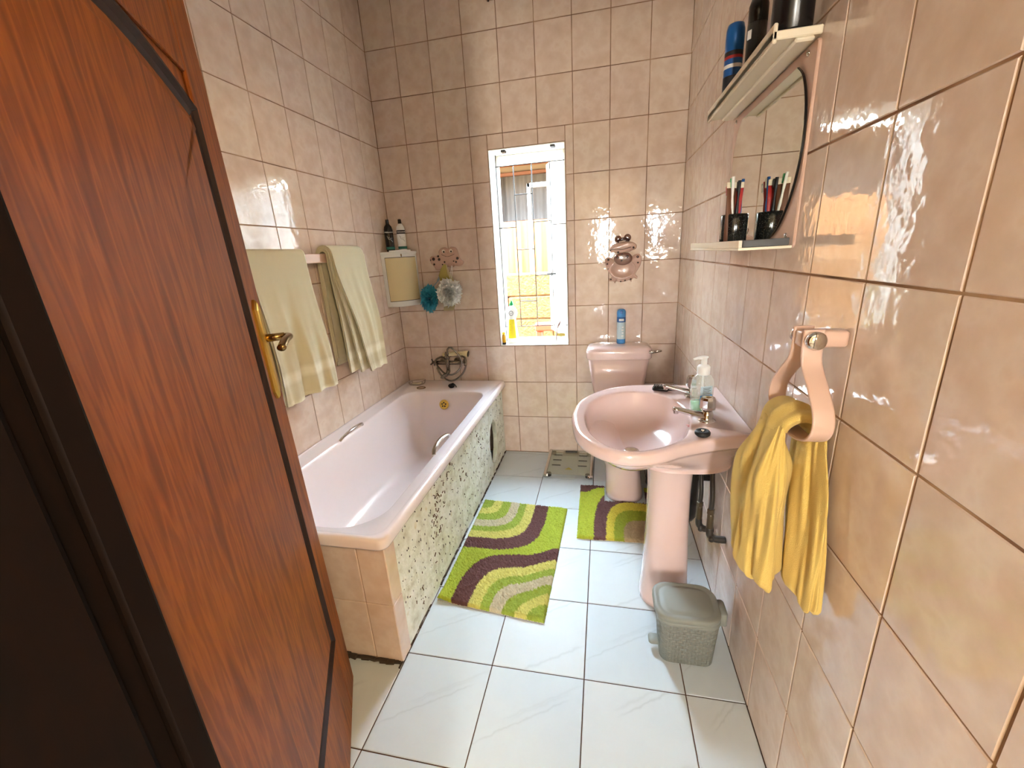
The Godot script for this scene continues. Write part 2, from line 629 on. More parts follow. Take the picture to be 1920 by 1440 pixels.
func build_room() -> void:
	var wt := 0.22
	# back wall with the window opening: four pieces of masonry make one wall
	begin(false)
	box(Vector3(-0.3, -0.1, -wt), Vector3(0.689, CEIL, -D), 0.0005)
	box(Vector3(1.133, -0.1, -wt), Vector3(W + 0.3, CEIL, -D), 0.0005)
	box(Vector3(0.689, -0.1, -wt), Vector3(1.133, 0.763, -D), 0.0005)
	box(Vector3(0.689, 1.918, -wt), Vector3(1.133, CEIL, -D), 0.0005)
	var back := end("wall_back", M.grout)
	shell(back, "pink tiled end wall with the tall narrow window", "wall")
	lay(back, Vector3.ZERO, Vector3.RIGHT, Vector3.UP, [0.0, 0.190, 0.388, 0.584, 0.781, 0.982, 1.180, 1.378, 1.577, W], ROWS, G, WALL_TILES, [Rect2(0.687, 0.761, 0.448, 1.159)])
	begin(false)
	box(Vector3(-0.2, -0.1, 0), Vector3(-D, CEIL, FRONT + 0.13), 0.0005)
	var left := end("wall_left", M.grout)
	shell(left, "pink tiled wall along the bath with the towel rail", "wall")
	lay(left, Vector3(0, 0, FRONT), Vector3.FORWARD, Vector3.UP, left_columns(), ROWS, G, WALL_TILES, [])
	begin(false)
	box(Vector3(W + D, -0.1, 0), Vector3(W + 0.2, CEIL, FRONT + 0.13), 0.0005)
	var right := end("wall_right", M.grout)
	shell(right, "glossy pink tiled wall behind the washbasin and mirror", "wall")
	lay(right, Vector3(W, 0, 0), Vector3.BACK, Vector3.UP, steps([0.0], 0.2025, 0.2025, FRONT), ROWS, G + 0.0008, WALL_TILES, [])
	# front wall round the doorway
	begin(false)
	box(Vector3(-0.2, -0.1, FRONT), Vector3(0.93, CEIL, FRONT + 0.13), 0.0005)
	box(Vector3(0.93, 2.09, FRONT), Vector3(W, CEIL, FRONT + 0.13), 0.0005)
	shell(end("wall_front", M.hall_paint), "painted wall round the doorway", "wall")
	# floor
	begin(false)
	box(Vector3(-0.2, -0.12, -0.22), Vector3(W + 0.2, -0.0018, FRONT + 0.13), 0.0005)
	var fl := end("floor", M.floor_grout)
	shell(fl, "white marble-look tiled floor with dark joints", "floor")
	lay(fl, Vector3.ZERO, Vector3.BACK, Vector3.RIGHT, [0.0, 0.032, 0.348, 0.662, 0.981, 1.296, 1.611, 1.923, 2.237, FRONT + 0.13], [0.0, 0.055, 0.366, 0.676, 0.9845, 1.294, 1.605, W], 0.0032, ["floor_tile_0", "floor_tile_1", "floor_tile_2"], [], 0.0006)
	# ceiling
	slab("ceiling", Vector3(-0.2, CEIL, -0.22), Vector3(W + 0.2, CEIL + 0.12, FRONT + 0.13), M.ceiling_paint).set_meta("kind", "structure")

func left_columns() -> Array:
	var out := [0.0]
	var z := 2.4
	while z > 0.05:
		out.append(FRONT - z)
		z -= 0.2
	out.append(FRONT)
	return out

func build_hall() -> void:
	var z0 := FRONT + 0.13
	var z1 := 5.1
	begin(false)
	box(Vector3(0.0, -0.12, z0), Vector3(2.4, -0.002, z1), 0.0005)
	shell(end("floor_hall", M.yard_ground), "beige floor of the passage behind the doorway", "floor")
	begin(false)
	box(Vector3(-0.1, -0.1, z0), Vector3(0.0, 2.7, z1), 0.0005)
	shell(end("wall_hall_left", M.hall_paint), "painted left wall of the passage", "wall")
	begin(false)
	box(Vector3(2.4, -0.1, z0), Vector3(2.5, 2.7, z1), 0.0005)
	shell(end("wall_hall_right", M.hall_paint), "painted right wall of the passage", "wall")
	begin(false)
	box(Vector3(-0.1, -0.1, z1), Vector3(1.28, 2.7, z1 + 0.12), 0.0005)
	box(Vector3(1.44, -0.1, z1), Vector3(2.5, 2.7, z1 + 0.12), 0.0005)
	box(Vector3(1.28, -0.1, z1), Vector3(1.44, 1.18, z1 + 0.12), 0.0005)
	box(Vector3(1.28, 1.82, z1), Vector3(1.44, 2.7, z1 + 0.12), 0.0005)
	shell(end("wall_hall_end", M.hall_paint), "end wall of the passage with its window", "wall")
	slab("ceiling_hall", Vector3(-0.1, 2.7, z0), Vector3(2.5, 2.8, z1 + 0.12), M.ceiling_paint).set_meta("kind", "structure")

func build_lamp() -> void:
	var t := thing("wall_lamp", "opal globe lamp on the side wall of the passage behind the doorway", "lamp", Vector3(2.27, 2.1, 3.3))
	begin()
	var prof := []
	for i in 15:
		var a := PI * i / 14
		prof.append([maxf(0.001, 0.09 * sin(a)), -0.09 * cos(a)])
	lathe(Vector3.ZERO, prof, 28)
	end("globe", M.lamp_glow, t)
	begin()
	tube([Vector3(0.085, -0.02, 0), Vector3(0.129, -0.02, 0)], [0.03, 0.045], 18)
	end("base", M.brass, t)

func build_window() -> void:
	var t := Node3D.new()
	t.name = "window_1"
	add_child(t)
	shell(t, "tall narrow steel window with burglar bars and an open frosted casement", "window")
	# plastered reveal
	var x0 := 0.689
	var x1 := 1.133
	var y0 := 0.763
	var y1 := 1.918
	begin(false)
	box(Vector3(x0, y0, -0.216), Vector3(x1, y0 + 0.004, 0.002), 0.001)
	end("window_sill", M.reveal_paint, t)
	begin(false)
	box(Vector3(x0, y0 + 0.004, -0.216), Vector3(x0 + 0.004, y1, 0.002), 0.001)
	box(Vector3(x1 - 0.004, y0 + 0.004, -0.216), Vector3(x1, y1, 0.002), 0.001)
	box(Vector3(x0 + 0.004, y1 - 0.004, -0.216), Vector3(x1 - 0.004, y1, 0.002), 0.001)
	end("reveal", M.reveal_paint, t)
	# steel frame
	begin(false)
	var f := 0.018
	box(Vector3(x0 + 0.004, y0 + 0.004, -0.185), Vector3(x0 + 0.004 + f, y1 - 0.004, -0.15), 0.003)
	box(Vector3(x1 - 0.004 - f, y0 + 0.004, -0.185), Vector3(x1 - 0.004, y1 - 0.004, -0.15), 0.003)
	box(Vector3(x0 + 0.022, y1 - 0.004 - f, -0.185), Vector3(x1 - 0.022, y1 - 0.004, -0.15), 0.003)
	box(Vector3(x0 + 0.022, y0 + 0.004, -0.185), Vector3(x1 - 0.022, y0 + 0.004 + f, -0.15), 0.003)
	end("window_frame", M.white_paint, t)
	# burglar bars
	var bars := []
	for x in [0.700, 0.807, 0.919, 1.030, 1.121]:
		bars.append([Vector3(x, 0.768, -0.13), Vector3(x, 1.915, -0.13)] if x < 0.75 or x > 1.1 else [Vector3(x, 0.868, -0.13), Vector3(x, 1.85, -0.13)])
	for b in [[0.695, 1.127, 1.85], [0.695, 1.127, 0.868], [0.807, 0.919, 1.684], [0.807, 0.919, 1.36], [0.807, 0.919, 1.034], [0.695, 0.807, 1.497], [0.919, 1.03, 1.52], [0.919, 1.03, 1.196], [1.03, 1.127, 1.497]]:
		bars.append([Vector3(b[0], b[2], -0.13), Vector3(b[1], b[2], -0.13)])
	for b in bars:
		begin()
		tube(b, 0.0028, 8)
		end("burglar_bar", M.bar_steel, t)
	# brackets under the head of the reveal
	for x in [0.775, 1.062]:
		begin(false)
		box(Vector3(x - 0.013, y1 - 0.016, -0.05), Vector3(x + 0.013, y1 - 0.004, -0.035), 0.002)
		box(Vector3(x - 0.013, y1 - 0.016, -0.025), Vector3(x + 0.013, y1 - 0.004, -0.012), 0.002)
		end("bracket", M.dark_pipe, t)
	# casement, hinged on the right and swung out
	var h := Vector3(1.118, 0, -0.185)
	var d := (Vector3(0.972, 0, -0.52) - h)
	var wdt := d.length()
	var ux := d.normalized()
	var uz := ux.cross(Vector3.UP)
	var tr := Transform3D(Basis(ux, Vector3.UP, uz), h)
	var ca := Node3D.new()
	ca.name = "casement"
	t.add_child(ca)
	ca.transform = tr
	begin(false)
	var a0 := 0.775
	var a1 := 1.905
	box(Vector3(0, a0, -0.012), Vector3(0.022, a1, 0.012), 0.003)
	box(Vector3(wdt - 0.022, a0, -0.012), Vector3(wdt, a1, 0.012), 0.003)
	box(Vector3(0.022, a0, -0.012), Vector3(wdt - 0.022, a0 + 0.022, 0.012), 0.003)
	box(Vector3(0.022, a1 - 0.022, -0.012), Vector3(wdt - 0.022, a1, 0.012), 0.003)
	box(Vector3(0.022, 1.61, -0.01), Vector3(wdt - 0.022, 1.628, 0.01), 0.003)
	box(Vector3(0.022, 1.026, -0.01), Vector3(wdt - 0.022, 1.044, 0.01), 0.003)
	end("casement_frame", M.white_paint, ca)
	for p in [[a0 + 0.02, 1.028], [1.042, 1.612], [1.626, a1 - 0.02]]:
		begin(false)
		box(Vector3(0.02, p[0], -0.002), Vector3(wdt - 0.02, p[1], 0.002), 0.0005)
		end("pane", M.frosted_pane, ca)
	# stay bar with its pegs
	begin()
	tube([Vector3(0.99, 1.2, -0.15), Vector3(1.05, 1.2, -0.15)], 0.005, 8)
	tube([Vector3(1.02, 1.185, -0.15), Vector3(1.02, 1.21, -0.15)], 0.004, 8)
	end("casement_stay", M.bar_steel, t)

func build_outside() -> void:
	# eave of our own roof over the window
	slab("roof", Vector3(-6.0, 2.45, -0.75), Vector3(8.0, 2.55, -0.225), M.eave_wood).set_meta("kind", "structure")
	slab("ground_outside", Vector3(-6, -0.3, -8), Vector3(8, -0.1, -0.225), M.yard_ground).set_meta("kind", "structure")
	# low wall of rough stone blocks
	var wall := Node3D.new()
	wall.name = "wall_yard"
	add_child(wall)
	shell(wall, "low wall of rough yellow blocks outside the window", "wall")
	var y := -0.1
	var rows := [0.42, 0.69, 0.92, 1.145]
	for k in rows.size():
		var x := -3.2 + (0.45 if k % 2 else 0.0)
		while x < 4.4:
			var top: float = rows[k]
			begin(false)
			var lift := rng.randf_range(-0.008, 0.012) if k == 3 else 0.0
			box(Vector3(x, y + 0.006, -1.82), Vector3(x + 0.894, top + lift, -1.6 + rng.randf_range(-0.008, 0.008)), 0.012)
			end("block", M.yard_stone, wall)
			x += 0.9
		y = rows[k]
	# corrugated yellow sheet behind it
	begin()
	var rings := []
	for s in 2:
		rings.append(PackedVector3Array())
	var x := -3.2
	while x < 4.4:
		var zz := -1.98 + 0.018 * sin(x * TAU / 0.15)
		rings[0].append(Vector3(x, -0.1, zz))
		rings[1].append(Vector3(x, 1.66, zz))
		x += 0.0125
	loft(rings, false, false, false)
	var sheet := end("corrugated_sheet", M.yellow_sheet)
	tag(sheet, "yellow corrugated sheet standing behind the low block wall", "fence")
	# neighbour's wall with a wide window
	begin(false)
	box(Vector3(-3.2, -0.1, -3.2), Vector3(4.4, 1.7, -3.0), 0.004)
	box(Vector3(-3.2, 2.3, -3.2), Vector3(4.4, 2.395, -3.0), 0.004)
	shell(end("wall_neighbour", M.neighbour_wall), "neighbouring house wall beyond the yard", "wall")
	var nw := Node3D.new()
	nw.name = "window_2"
	add_child(nw)
	shell(nw, "wide window of the neighbouring house with grey curtains", "window")
	begin(false)
	for yy in [1.7, 2.26]:
		box(Vector3(-3.2, yy, -3.0), Vector3(4.4, yy + 0.04, -2.95), 0.004)
	for k in 8:
		box(Vector3(-3.0 + k * 1.0, 1.74, -3.0), Vector3(-2.95 + k * 1.0, 2.26, -2.95), 0.004)
	end("window_frame", M.brown_frame, nw)
	begin()
	rings = [PackedVector3Array(), PackedVector3Array()]
	x = -3.2
	while x < 4.4:
		var zz := -3.08 + 0.015 * sin(x * TAU / 0.11)
		rings[0].append(Vector3(x, 1.7, zz))
		rings[1].append(Vector3(x, 2.3, zz))
		x += 0.014
	loft(rings, false, false, false)
	end("curtain", M.curtain_grey, nw)
	# deep eave of the neighbour with boards beneath and a white gutter board in front
	var ev := Node3D.new()
	ev.name = "roof_neighbour"
	add_child(ev)
	shell(ev, "wooden eave and white gutter board of the neighbouring house", "roof")
	begin(false)
	box(Vector3(-6.0, 2.40, -6.0), Vector3(8.0, 2.46, -2.0), 0.004)
	end("deck", M.eave_wood, ev)
	for k in 7:
		begin(false)
		box(Vector3(-6.0, 2.355 - 0.008 * (k % 2), -2.92 + 0.13 * k), Vector3(8.0, 2.398, -2.80 + 0.13 * k), 0.004)
		end("eave_board", M.eave_wood, ev)
	begin(false)
	box(Vector3(-6.0, 2.20, -1.999), Vector3(8.0, 2.46, -1.97), 0.004)
	end("gutter_board", M.white_paint, ev)
	for e in [-3.4, 4.6]:
		slab("wall_yard_end", Vector3(e - 0.1, -0.1, -3.0), Vector3(e + 0.1, 2.3, -0.23), M.neighbour_wall).set_meta("kind", "structure")
	# white post and orange pipework by the wall
	begin(false)
	box(Vector3(0.594, -0.1, -1.91), Vector3(0.626, 2.0, -1.87), 0.004)
	box(Vector3(0.594, 1.96, -1.91), Vector3(1.7, 2.0, -1.87), 0.004)
	tag(end("yard_post", M.post_paint), "white metal post with a cross rail outside the window", "post")
	var oc := thing("orange_rail", "orange plastic rail on a short leg outside behind the window bars", "rail")
	begin()
	box(Vector3(0.73, 0.645, -1.25), Vector3(1.7, 0.72, -1.15), 0.012)
	end("rail", M.orange_plastic, oc)
	begin()
	box(Vector3(0.735, -0.1, -1.24), Vector3(0.80, 0.644, -1.17), 0.012)
	end("leg", M.orange_plastic, oc)

func build_door() -> void:
	var u := Vector3(0.5005, 0, 0.8657)
	var hinge := Vector3(0.534, 0.004, 1.732) + u * 0.8
	var n := Vector3(0.8657, 0, -0.5005)
	var d := Node3D.new()
	d.name = "door_1"
	add_child(d)
	d.transform = Transform3D(Basis(-u, (Vector3.UP - n * 0.0165).normalized(), n).orthonormalized(), hinge)
	shell(d, "varnished brown wooden door standing open at the left with a brass handle", "door")
	# leaf with a raised panel; x from the hinge (0) to the free edge (0.8)
	var px0 := 0.022
	var px1 := 0.685
	var py0 := 0.285
	var py1 := 1.70
	begin(false)
	box(Vector3(0, 0.006, -0.04), Vector3(0.8, 2.04, -0.008), 0.002)
	end("leaf", M.door_wood, d)
	begin(false)
	box(Vector3(px1, 0.006, -0.008), Vector3(0.8, 2.04, 0.0), 0.003)
	end("stile", M.door_wood, d)
	begin(false)
	box(Vector3(0.0, 0.006, -0.008), Vector3(px0, 2.04, 0.0), 0.002)
	end("stile", M.door_wood, d)
	begin(false)
	box(Vector3(px0, 0.006, -0.008), Vector3(px1, py0, 0.0), 0.002)
	end("rail", M.door_wood, d)
	begin(false)
	box(Vector3(px0, py1, -0.008), Vector3(px1, 2.04, 0.0), 0.002)
	end("rail", M.door_wood, d)
	# panel outline: square below, a shallow shaped corner above
	var o := PackedVector2Array([Vector2(px0, py0), Vector2(px1, py0), Vector2(px1, py1 - 0.06)])
	for i in 9:
		var t := i / 8.0
		o.append(Vector2(px1 - 0.02 - 0.30 * t, py1 - 0.055 + 0.05 * sin(t * PI / 2)))
	o.append(Vector2(px0, py1 - 0.005))
	begin(false)
	relief(o, [[0.0, -0.008], [0.0, 0.001], [0.004, 0.004], [0.009, 0.004], [0.016, -0.003], [0.026, -0.006]])
	end("moulding", M.groove_wood, d)
	begin(false)
	relief(o, [[0.03, -0.008], [0.03, -0.005], [0.05, -0.001], [0.052, 0.0]])
	end("panel", M.door_wood, d)
	# handle
	begin(false)
	var hp := PackedVector2Array()
	for p in [[-0.019, -0.10], [0.0, -0.122], [0.019, -0.10], [0.019, 0.10], [0.0, 0.122], [-0.019, 0.10]]:
		hp.append(Vector2(0.735 + p[0], 1.142 + p[1]))
	relief(hp, [[0.0, 0.0], [0.0, 0.005], [0.005, 0.009], [0.010, 0.011]])
	end("lock_plate", M.brass, d)
	var lv: MeshInstance3D
	begin()
	tube([Vector3(0.735, 1.172, 0.006), Vector3(0.735, 1.172, 0.05)], 0.0095, 16)
	var lp := curve([Vector3(0.735, 1.172, 0.05), Vector3(0.733, 1.172, 0.058), Vector3(0.715, 1.172, 0.062), Vector3(0.68, 1.170, 0.06), Vector3(0.635, 1.160, 0.058)], 5)
	tube(lp, 0.0098, 14, 0.8)
	end("handle", M.old_brass, d)
	for hy in [0.25, 1.8]:
		begin()
		tube([Vector3(-0.004, hy, 0.004), Vector3(-0.004, hy + 0.09, 0.004)], 0.006, 10)
		end("hinge", M.old_brass, d)
	# frame of the doorway
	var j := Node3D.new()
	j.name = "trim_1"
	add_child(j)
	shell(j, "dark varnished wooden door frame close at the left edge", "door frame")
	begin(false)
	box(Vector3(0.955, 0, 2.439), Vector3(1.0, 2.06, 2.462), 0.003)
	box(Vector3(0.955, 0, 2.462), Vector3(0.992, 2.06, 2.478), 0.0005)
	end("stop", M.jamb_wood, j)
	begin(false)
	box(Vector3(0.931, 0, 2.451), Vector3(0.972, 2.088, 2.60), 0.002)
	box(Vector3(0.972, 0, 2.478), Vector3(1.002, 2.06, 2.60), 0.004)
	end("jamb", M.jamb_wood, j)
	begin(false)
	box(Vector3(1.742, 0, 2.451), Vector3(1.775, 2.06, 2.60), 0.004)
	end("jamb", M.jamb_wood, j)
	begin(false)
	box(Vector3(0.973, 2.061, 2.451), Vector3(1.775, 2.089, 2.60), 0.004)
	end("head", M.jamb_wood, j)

# ---------------------------------------------------------------- bath
# outline with a radius for each corner: near right, near left, far left, far right
func ring4(x0: float, x1: float, z0: float, z1: float, radii: Array, n: int, y: float) -> PackedVector3Array:
	var out := PackedVector3Array()
	var c := [Vector2(x1, z1), Vector2(x0, z1), Vector2(x0, z0), Vector2(x1, z0)]
	var s := [Vector2(-1, -1), Vector2(1, -1), Vector2(1, 1), Vector2(-1, 1)]
	for q in 4:
		var r: float = radii[q]
		for i in n:
			var a := PI / 2 * (q + float(i) / (n - 1))
			var p: Vector2 = c[q] + s[q] * r
			out.append(Vector3(p.x + r * cos(a), y, p.y + r * sin(a)))
	return out

func build_bath() -> void:
	var b := thing("bathtub", "long pink acrylic bathtub along the left wall with two chrome grips", "bathtub")
	begin()
	var n := 10
	var out := [0.03, 0.012, 0.012, 0.02]
	var rings := [ring4(0.03, 0.655, 0.02, 1.645, out, n, 0.488), ring4(0.004, 0.70, 0.004, 1.68, out, n, 0.487), ring4(0.003, 0.702, 0.003, 1.682, out, n, 0.493), ring4(0.003, 0.70, 0.003, 1.68, out, n, 0.516), ring4(0.006, 0.696, 0.006, 1.676, out, n, 0.524), ring4(0.012, 0.69, 0.012, 1.67, out, n, 0.526), ring4(0.024, 0.676, 0.024, 1.655, [0.05, 0.02, 0.02, 0.04], n, 0.523), ring4(0.03, 0.668, 0.03, 1.65, [0.05, 0.02, 0.02, 0.04], n, 0.518)]
	for l in [[0.5175, 0.0, 0.0, 0.0], [0.513, 0.005, 0.006, 0.006], [0.495, 0.012, 0.014, 0.02], [0.40, 0.03, 0.035, 0.075], [0.28, 0.047, 0.055, 0.16], [0.19, 0.066, 0.08, 0.25], [0.15, 0.092, 0.11, 0.31], [0.132, 0.13, 0.15, 0.36], [0.127, 0.18, 0.22, 0.42]]:
		var s: float = l[1]
		rings.append(ring4(0.09 + s, 0.632 - s, 0.215 + l[2], 1.63 - l[3], [0.15, 0.17, 0.11, 0.10].map(func(r): return maxf(0.03, r - s * 0.5)), n, l[0]))
	loft(rings, false, true)
	end("tub", M.pink_acrylic, b)
	# grips
	for side in [0, 1]:
		var x: float = [0.098, 0.628][side]
		var dx: float = [0.016, -0.010][side]
		begin()
		var path := curve([Vector3(x, 0.515, 0.995 + side * 0.1), Vector3(x + dx * 0.6, 0.53, 0.975 + side * 0.1), Vector3(x + dx, 0.541, 0.92 + side * 0.1), Vector3(x + dx, 0.541, 0.86 + side * 0.1), Vector3(x + dx * 0.5, 0.532, 0.81 + side * 0.1), Vector3(x, 0.517, 0.795 + side * 0.1)], 6)
		tube(path, 0.0095, 12, 0.6)
		end("grip", M.chrome, b)
	# overflow rose on the far slope
	var ov := Node3D.new()
	ov.name = "overflow"
	b.add_child(ov)
	ov.transform = Transform3D(Basis.from_euler(Vector3(-0.28, 0, 0)), Vector3(0.347, 0.435, 0.247))
	begin()
	X = Transform3D(Basis(Vector3.RIGHT, -PI / 2).inverse(), Vector3.ZERO)
	lathe(Vector3.ZERO, [[0.030, 0.0], [0.032, 0.004], [0.029, 0.008], [0.022, 0.0075], [0.004, 0.007]], 28, false)
	end("rose", M.brass, ov)
	for k in 5:
		var a := TAU * k / 5 + 0.3
		begin()
		lathe(Vector3.ZERO, [[0.0052, 0.0], [0.0052, 0.0015], [0.001, 0.0018]], 10)
		var sl := end("slot", M.black_rubber, ov)
		sl.transform = Transform3D(Basis(Vector3.RIGHT, PI / 2), Vector3(0.0125 * cos(a), 0.0125 * sin(a), 0.0072))
	begin()
	tube([Vector3(0, 0, -0.004), Vector3(0, 0, 0.003)], 0.008, 10)
	end("stud", M.brass, ov)
	# plug seat ring in the rim and the wire dish are separate small things
	# side of the bath: bare cement with a ragged hole, tiled end
	var p := thing("bathtub_surround", "bare cement side panel of the bath with glue dabs and a ragged hole", "bath panel")
	var o := PackedVector2Array()
	var hc := Vector2(0.292, 0.205)
	for i in 40:
		var a := TAU * i / 40
		var r := 1.0 + rng.randf_range(-0.06, 0.06)
		o.append(hc + Vector2(cos(a) * 0.088 * r, sin(a) * 0.142 * r))
	begin(false)
	var rect := Rect2(0.17, 0.03, 0.245, 0.35)
	var outer := []
	for q in o:
		var dd := (q - hc).normalized()
		var kx := absf(((rect.end.x if dd.x > 0 else rect.position.x) - hc.x) / dd.x) if absf(dd.x) > 0.0001 else 99.0
		var ky := absf(((rect.end.y if dd.y > 0 else rect.position.y) - hc.y) / dd.y) if absf(dd.y) > 0.0001 else 99.0
		outer.append(hc + dd * minf(kx, ky))
	var r0 := PackedVector3Array()
	var r1 := PackedVector3Array()
	var r2 := PackedVector3Array()
	for i in 40:
		r0.append(Vector3(0.672, outer[i].y, outer[i].x))
		r1.append(Vector3(0.672, o[i].y, o[i].x))
		r2.append(Vector3(0.645, o[i].y + rng.randf_range(-0.006, 0.006), o[i].x + rng.randf_range(-0.006, 0.006)))
	loft([r0, r1, r2], false, false)
	for i in 40:
		var a: Vector2 = outer[i]
		var c: Vector2 = outer[(i + 1) % 40]
		if absf(a.x - c.x) > 0.0005 and absf(a.y - c.y) > 0.0005:
			var corner := Vector2(rect.end.x if a.x + c.x > 2 * hc.x else rect.position.x, rect.end.y if a.y + c.y > 2 * hc.y else rect.position.y)
			tri(Vector3(0.672, a.y, a.x), Vector3(0.672, corner.y, corner.x), Vector3(0.672, c.y, c.x))
	for bb in [[0.002, 0.17, 0.0, 0.485], [0.17, 0.415, 0.0, 0.03], [0.17, 0.415, 0.38, 0.485], [0.415, 1.59, 0.0, 0.485]]:
		box(Vector3(0.640, bb[2], bb[0]), Vector3(0.672, bb[3], bb[1]), 0.0001)
	end("cement", M.cement, p)
	# dabs and pits of old tile glue
	begin()
	for i in 430:
		var z := rng.randf_range(0.03, 1.57)
		var y := rng.randf_range(0.03, 0.475)
		z = snappedf(z, 0.052) + rng.randf_range(-0.014, 0.014)
		y = snappedf(y, 0.045) + rng.randf_range(-0.012, 0.012)
		if Vector2((z - hc.x) / 0.12, (y - hc.y) / 0.17).length() < 1.0 or z > 1.58 or z < 0.02:
			continue
		var sz := rng.randf_range(0.0016, 0.0034)
		X = Transform3D(Basis(Vector3.BACK, -PI / 2), Vector3(0.6718, y, z)) * Transform3D(Basis.from_scale(Vector3(rng.randf_range(0.8, 2.4), 1, 1)), Vector3.ZERO)
		lathe(Vector3.ZERO, [[sz, 0.0], [sz * 0.8, sz * 0.35], [sz * 0.2, sz * 0.45]], 7, false)
	var dabs := end("glue_dabs", M.soot, p)
	dabs.set_meta("kind", "stuff")
	# a rough crust of mortar
	begin(false)
	for c in [[1.2, 0.36, 34], [1.25, 0.27, 26], [1.05, 0.42, 12], [0.88, 0.3, 10], [0.62, 0.4, 10], [1.45, 0.12, 8]]:
		for i in c[2]:
			var z: float = c[0] + rng.randfn(0, 0.035)
			var y: float = c[1] + rng.randfn(0, 0.055)
			if y < 0.02 or y > 0.475:
				continue
			X = Transform3D(Basis.from_euler(Vector3(rng.randf() * TAU, 0, 0)), Vector3(0.672, y, z))
			var l := rng.randf_range(0.003, 0.009)
			box(Vector3(-0.002, -l * 0.2, -l), Vector3(rng.randf_range(0.0015, 0.004), l * 0.2, l), 0.0004)
	var crust := end("mortar_crust", M.dirt, p)
	crust.set_meta("kind", "stuff")
	# narrow strip of tile at the near end of the side, and the two-by-two tiled end
	for k in 2:
		begin(false)
		box(Vector3(0.66, [0.008, 0.252][k], 1.592), Vector3(0.679, [0.248, 0.485][k], 1.654), 0.002)
		end("edge_tile", M.wall_tile_0, p)
	begin(false)
	box(Vector3(0.02, 0, 1.641), Vector3(0.66, 0.484, 1.651), 0.001)
	end("end_wall", M.grout, p)
	lay(p, Vector3(0.02, 0.0, 1.655), Vector3.RIGHT, Vector3.UP, [0.0, 0.162, 0.36, 0.558, 0.66], [0.012, 0.25, 0.485], G, WALL_TILES, [], 0.0012, "end_tile")
	# grime along the foot
	begin(false)
	for i in 60:
		var z := 1.66 - i * 0.0275
		if rng.randf() < 0.2:
			continue
		X = Transform3D(Basis.from_euler(Vector3(0, rng.randf_range(-0.25, 0.25), 0)), Vector3(0.673, 0.0012, z))
		box(Vector3(-0.003, 0, -0.016), Vector3(rng.randf_range(0.001, 0.007), rng.randf_range(0.002, 0.008), 0.016), 0.0008)
	for i in 26:
		X = Transform3D(Basis.from_euler(Vector3(0, rng.randf_range(-0.25, 0.25), 0)), Vector3(0.06 + i * 0.0238, 0.0012, 1.657))
		box(Vector3(-0.015, 0, -0.004), Vector3(0.015, rng.randf_range(0.006, 0.02), rng.randf_range(0.004, 0.012)), 0.001)
	var gr := end("grime", M.foot_dirt, p)
	gr.set_meta("kind", "stuff")
	# black plug on the far rim, soap dish and ring in the far left corner
	var pl := thing("bath_plug", "black rubber bath plug lying on the far rim of the tub under the taps", "plug", Vector3(0.372, 0.519, 0.145))
	begin()
	X = Transform3D(Basis.from_euler(Vector3(0.18, 0.5, 0.12)), Vector3(0, 0.003, 0))
	lathe(Vector3.ZERO, [[0.017, 0.0], [0.021, 0.008], [0.023, 0.013], [0.021, 0.016], [0.01, 0.017]], 22)
	end("stopper", M.black_rubber, pl)
	begin()
	tube(curve([Vector3(0.0, 0.019, 0.0), Vector3(0.012, 0.03, 0.004), Vector3(0.03, 0.014, 0.006), Vector3(0.034, 0.003, 0.008)], 5), 0.0035, 8)
	end("tab", M.black_rubber, pl)
	var sd := thing("soap_dish", "small wire soap dish with a sliver of soap in the far left corner", "soap dish", Vector3(0.103, 0.5205, 0.092))
	begin()
	var loop := []
	for i in 33:
		var a := TAU * i / 32
		loop.append(Vector3(0.062 * cos(a), 0.024 + 0.008 * cos(a), 0.04 * sin(a)))
	tube(loop, 0.0022, 6)
	for i in 4:
		var z := -0.024 + i * 0.016
		var q := 0.062 * sqrt(maxf(0.0, 1 - z * z / 0.0016))
		tube(curve([Vector3(-q, 0.016, z), Vector3(-q * 0.7, 0.003, z), Vector3(q * 0.7, 0.003, z), Vector3(q, 0.03, z)], 4), 0.0018, 6)
	end("wire", M.chrome, sd)
	begin()
	box(Vector3(-0.035, 0.0055, -0.018), Vector3(0.03, 0.014, 0.018), 0.004, 0.012, 5)
	end("soap", M.pale_plastic, sd)
	var pr := thing("drain_ring", "thin chrome ring lying on the rim beside the soap dish", "ring", Vector3(0.165, 0.5205, 0.17))
	begin()
	var lp := []
	for i in 29:
		var a := TAU * i / 28
		lp.append(Vector3(0.028 * cos(a), 0.002, 0.022 * sin(a)))
	tube(lp, 0.003, 8)
	end("hoop", M.old_brass, pr)

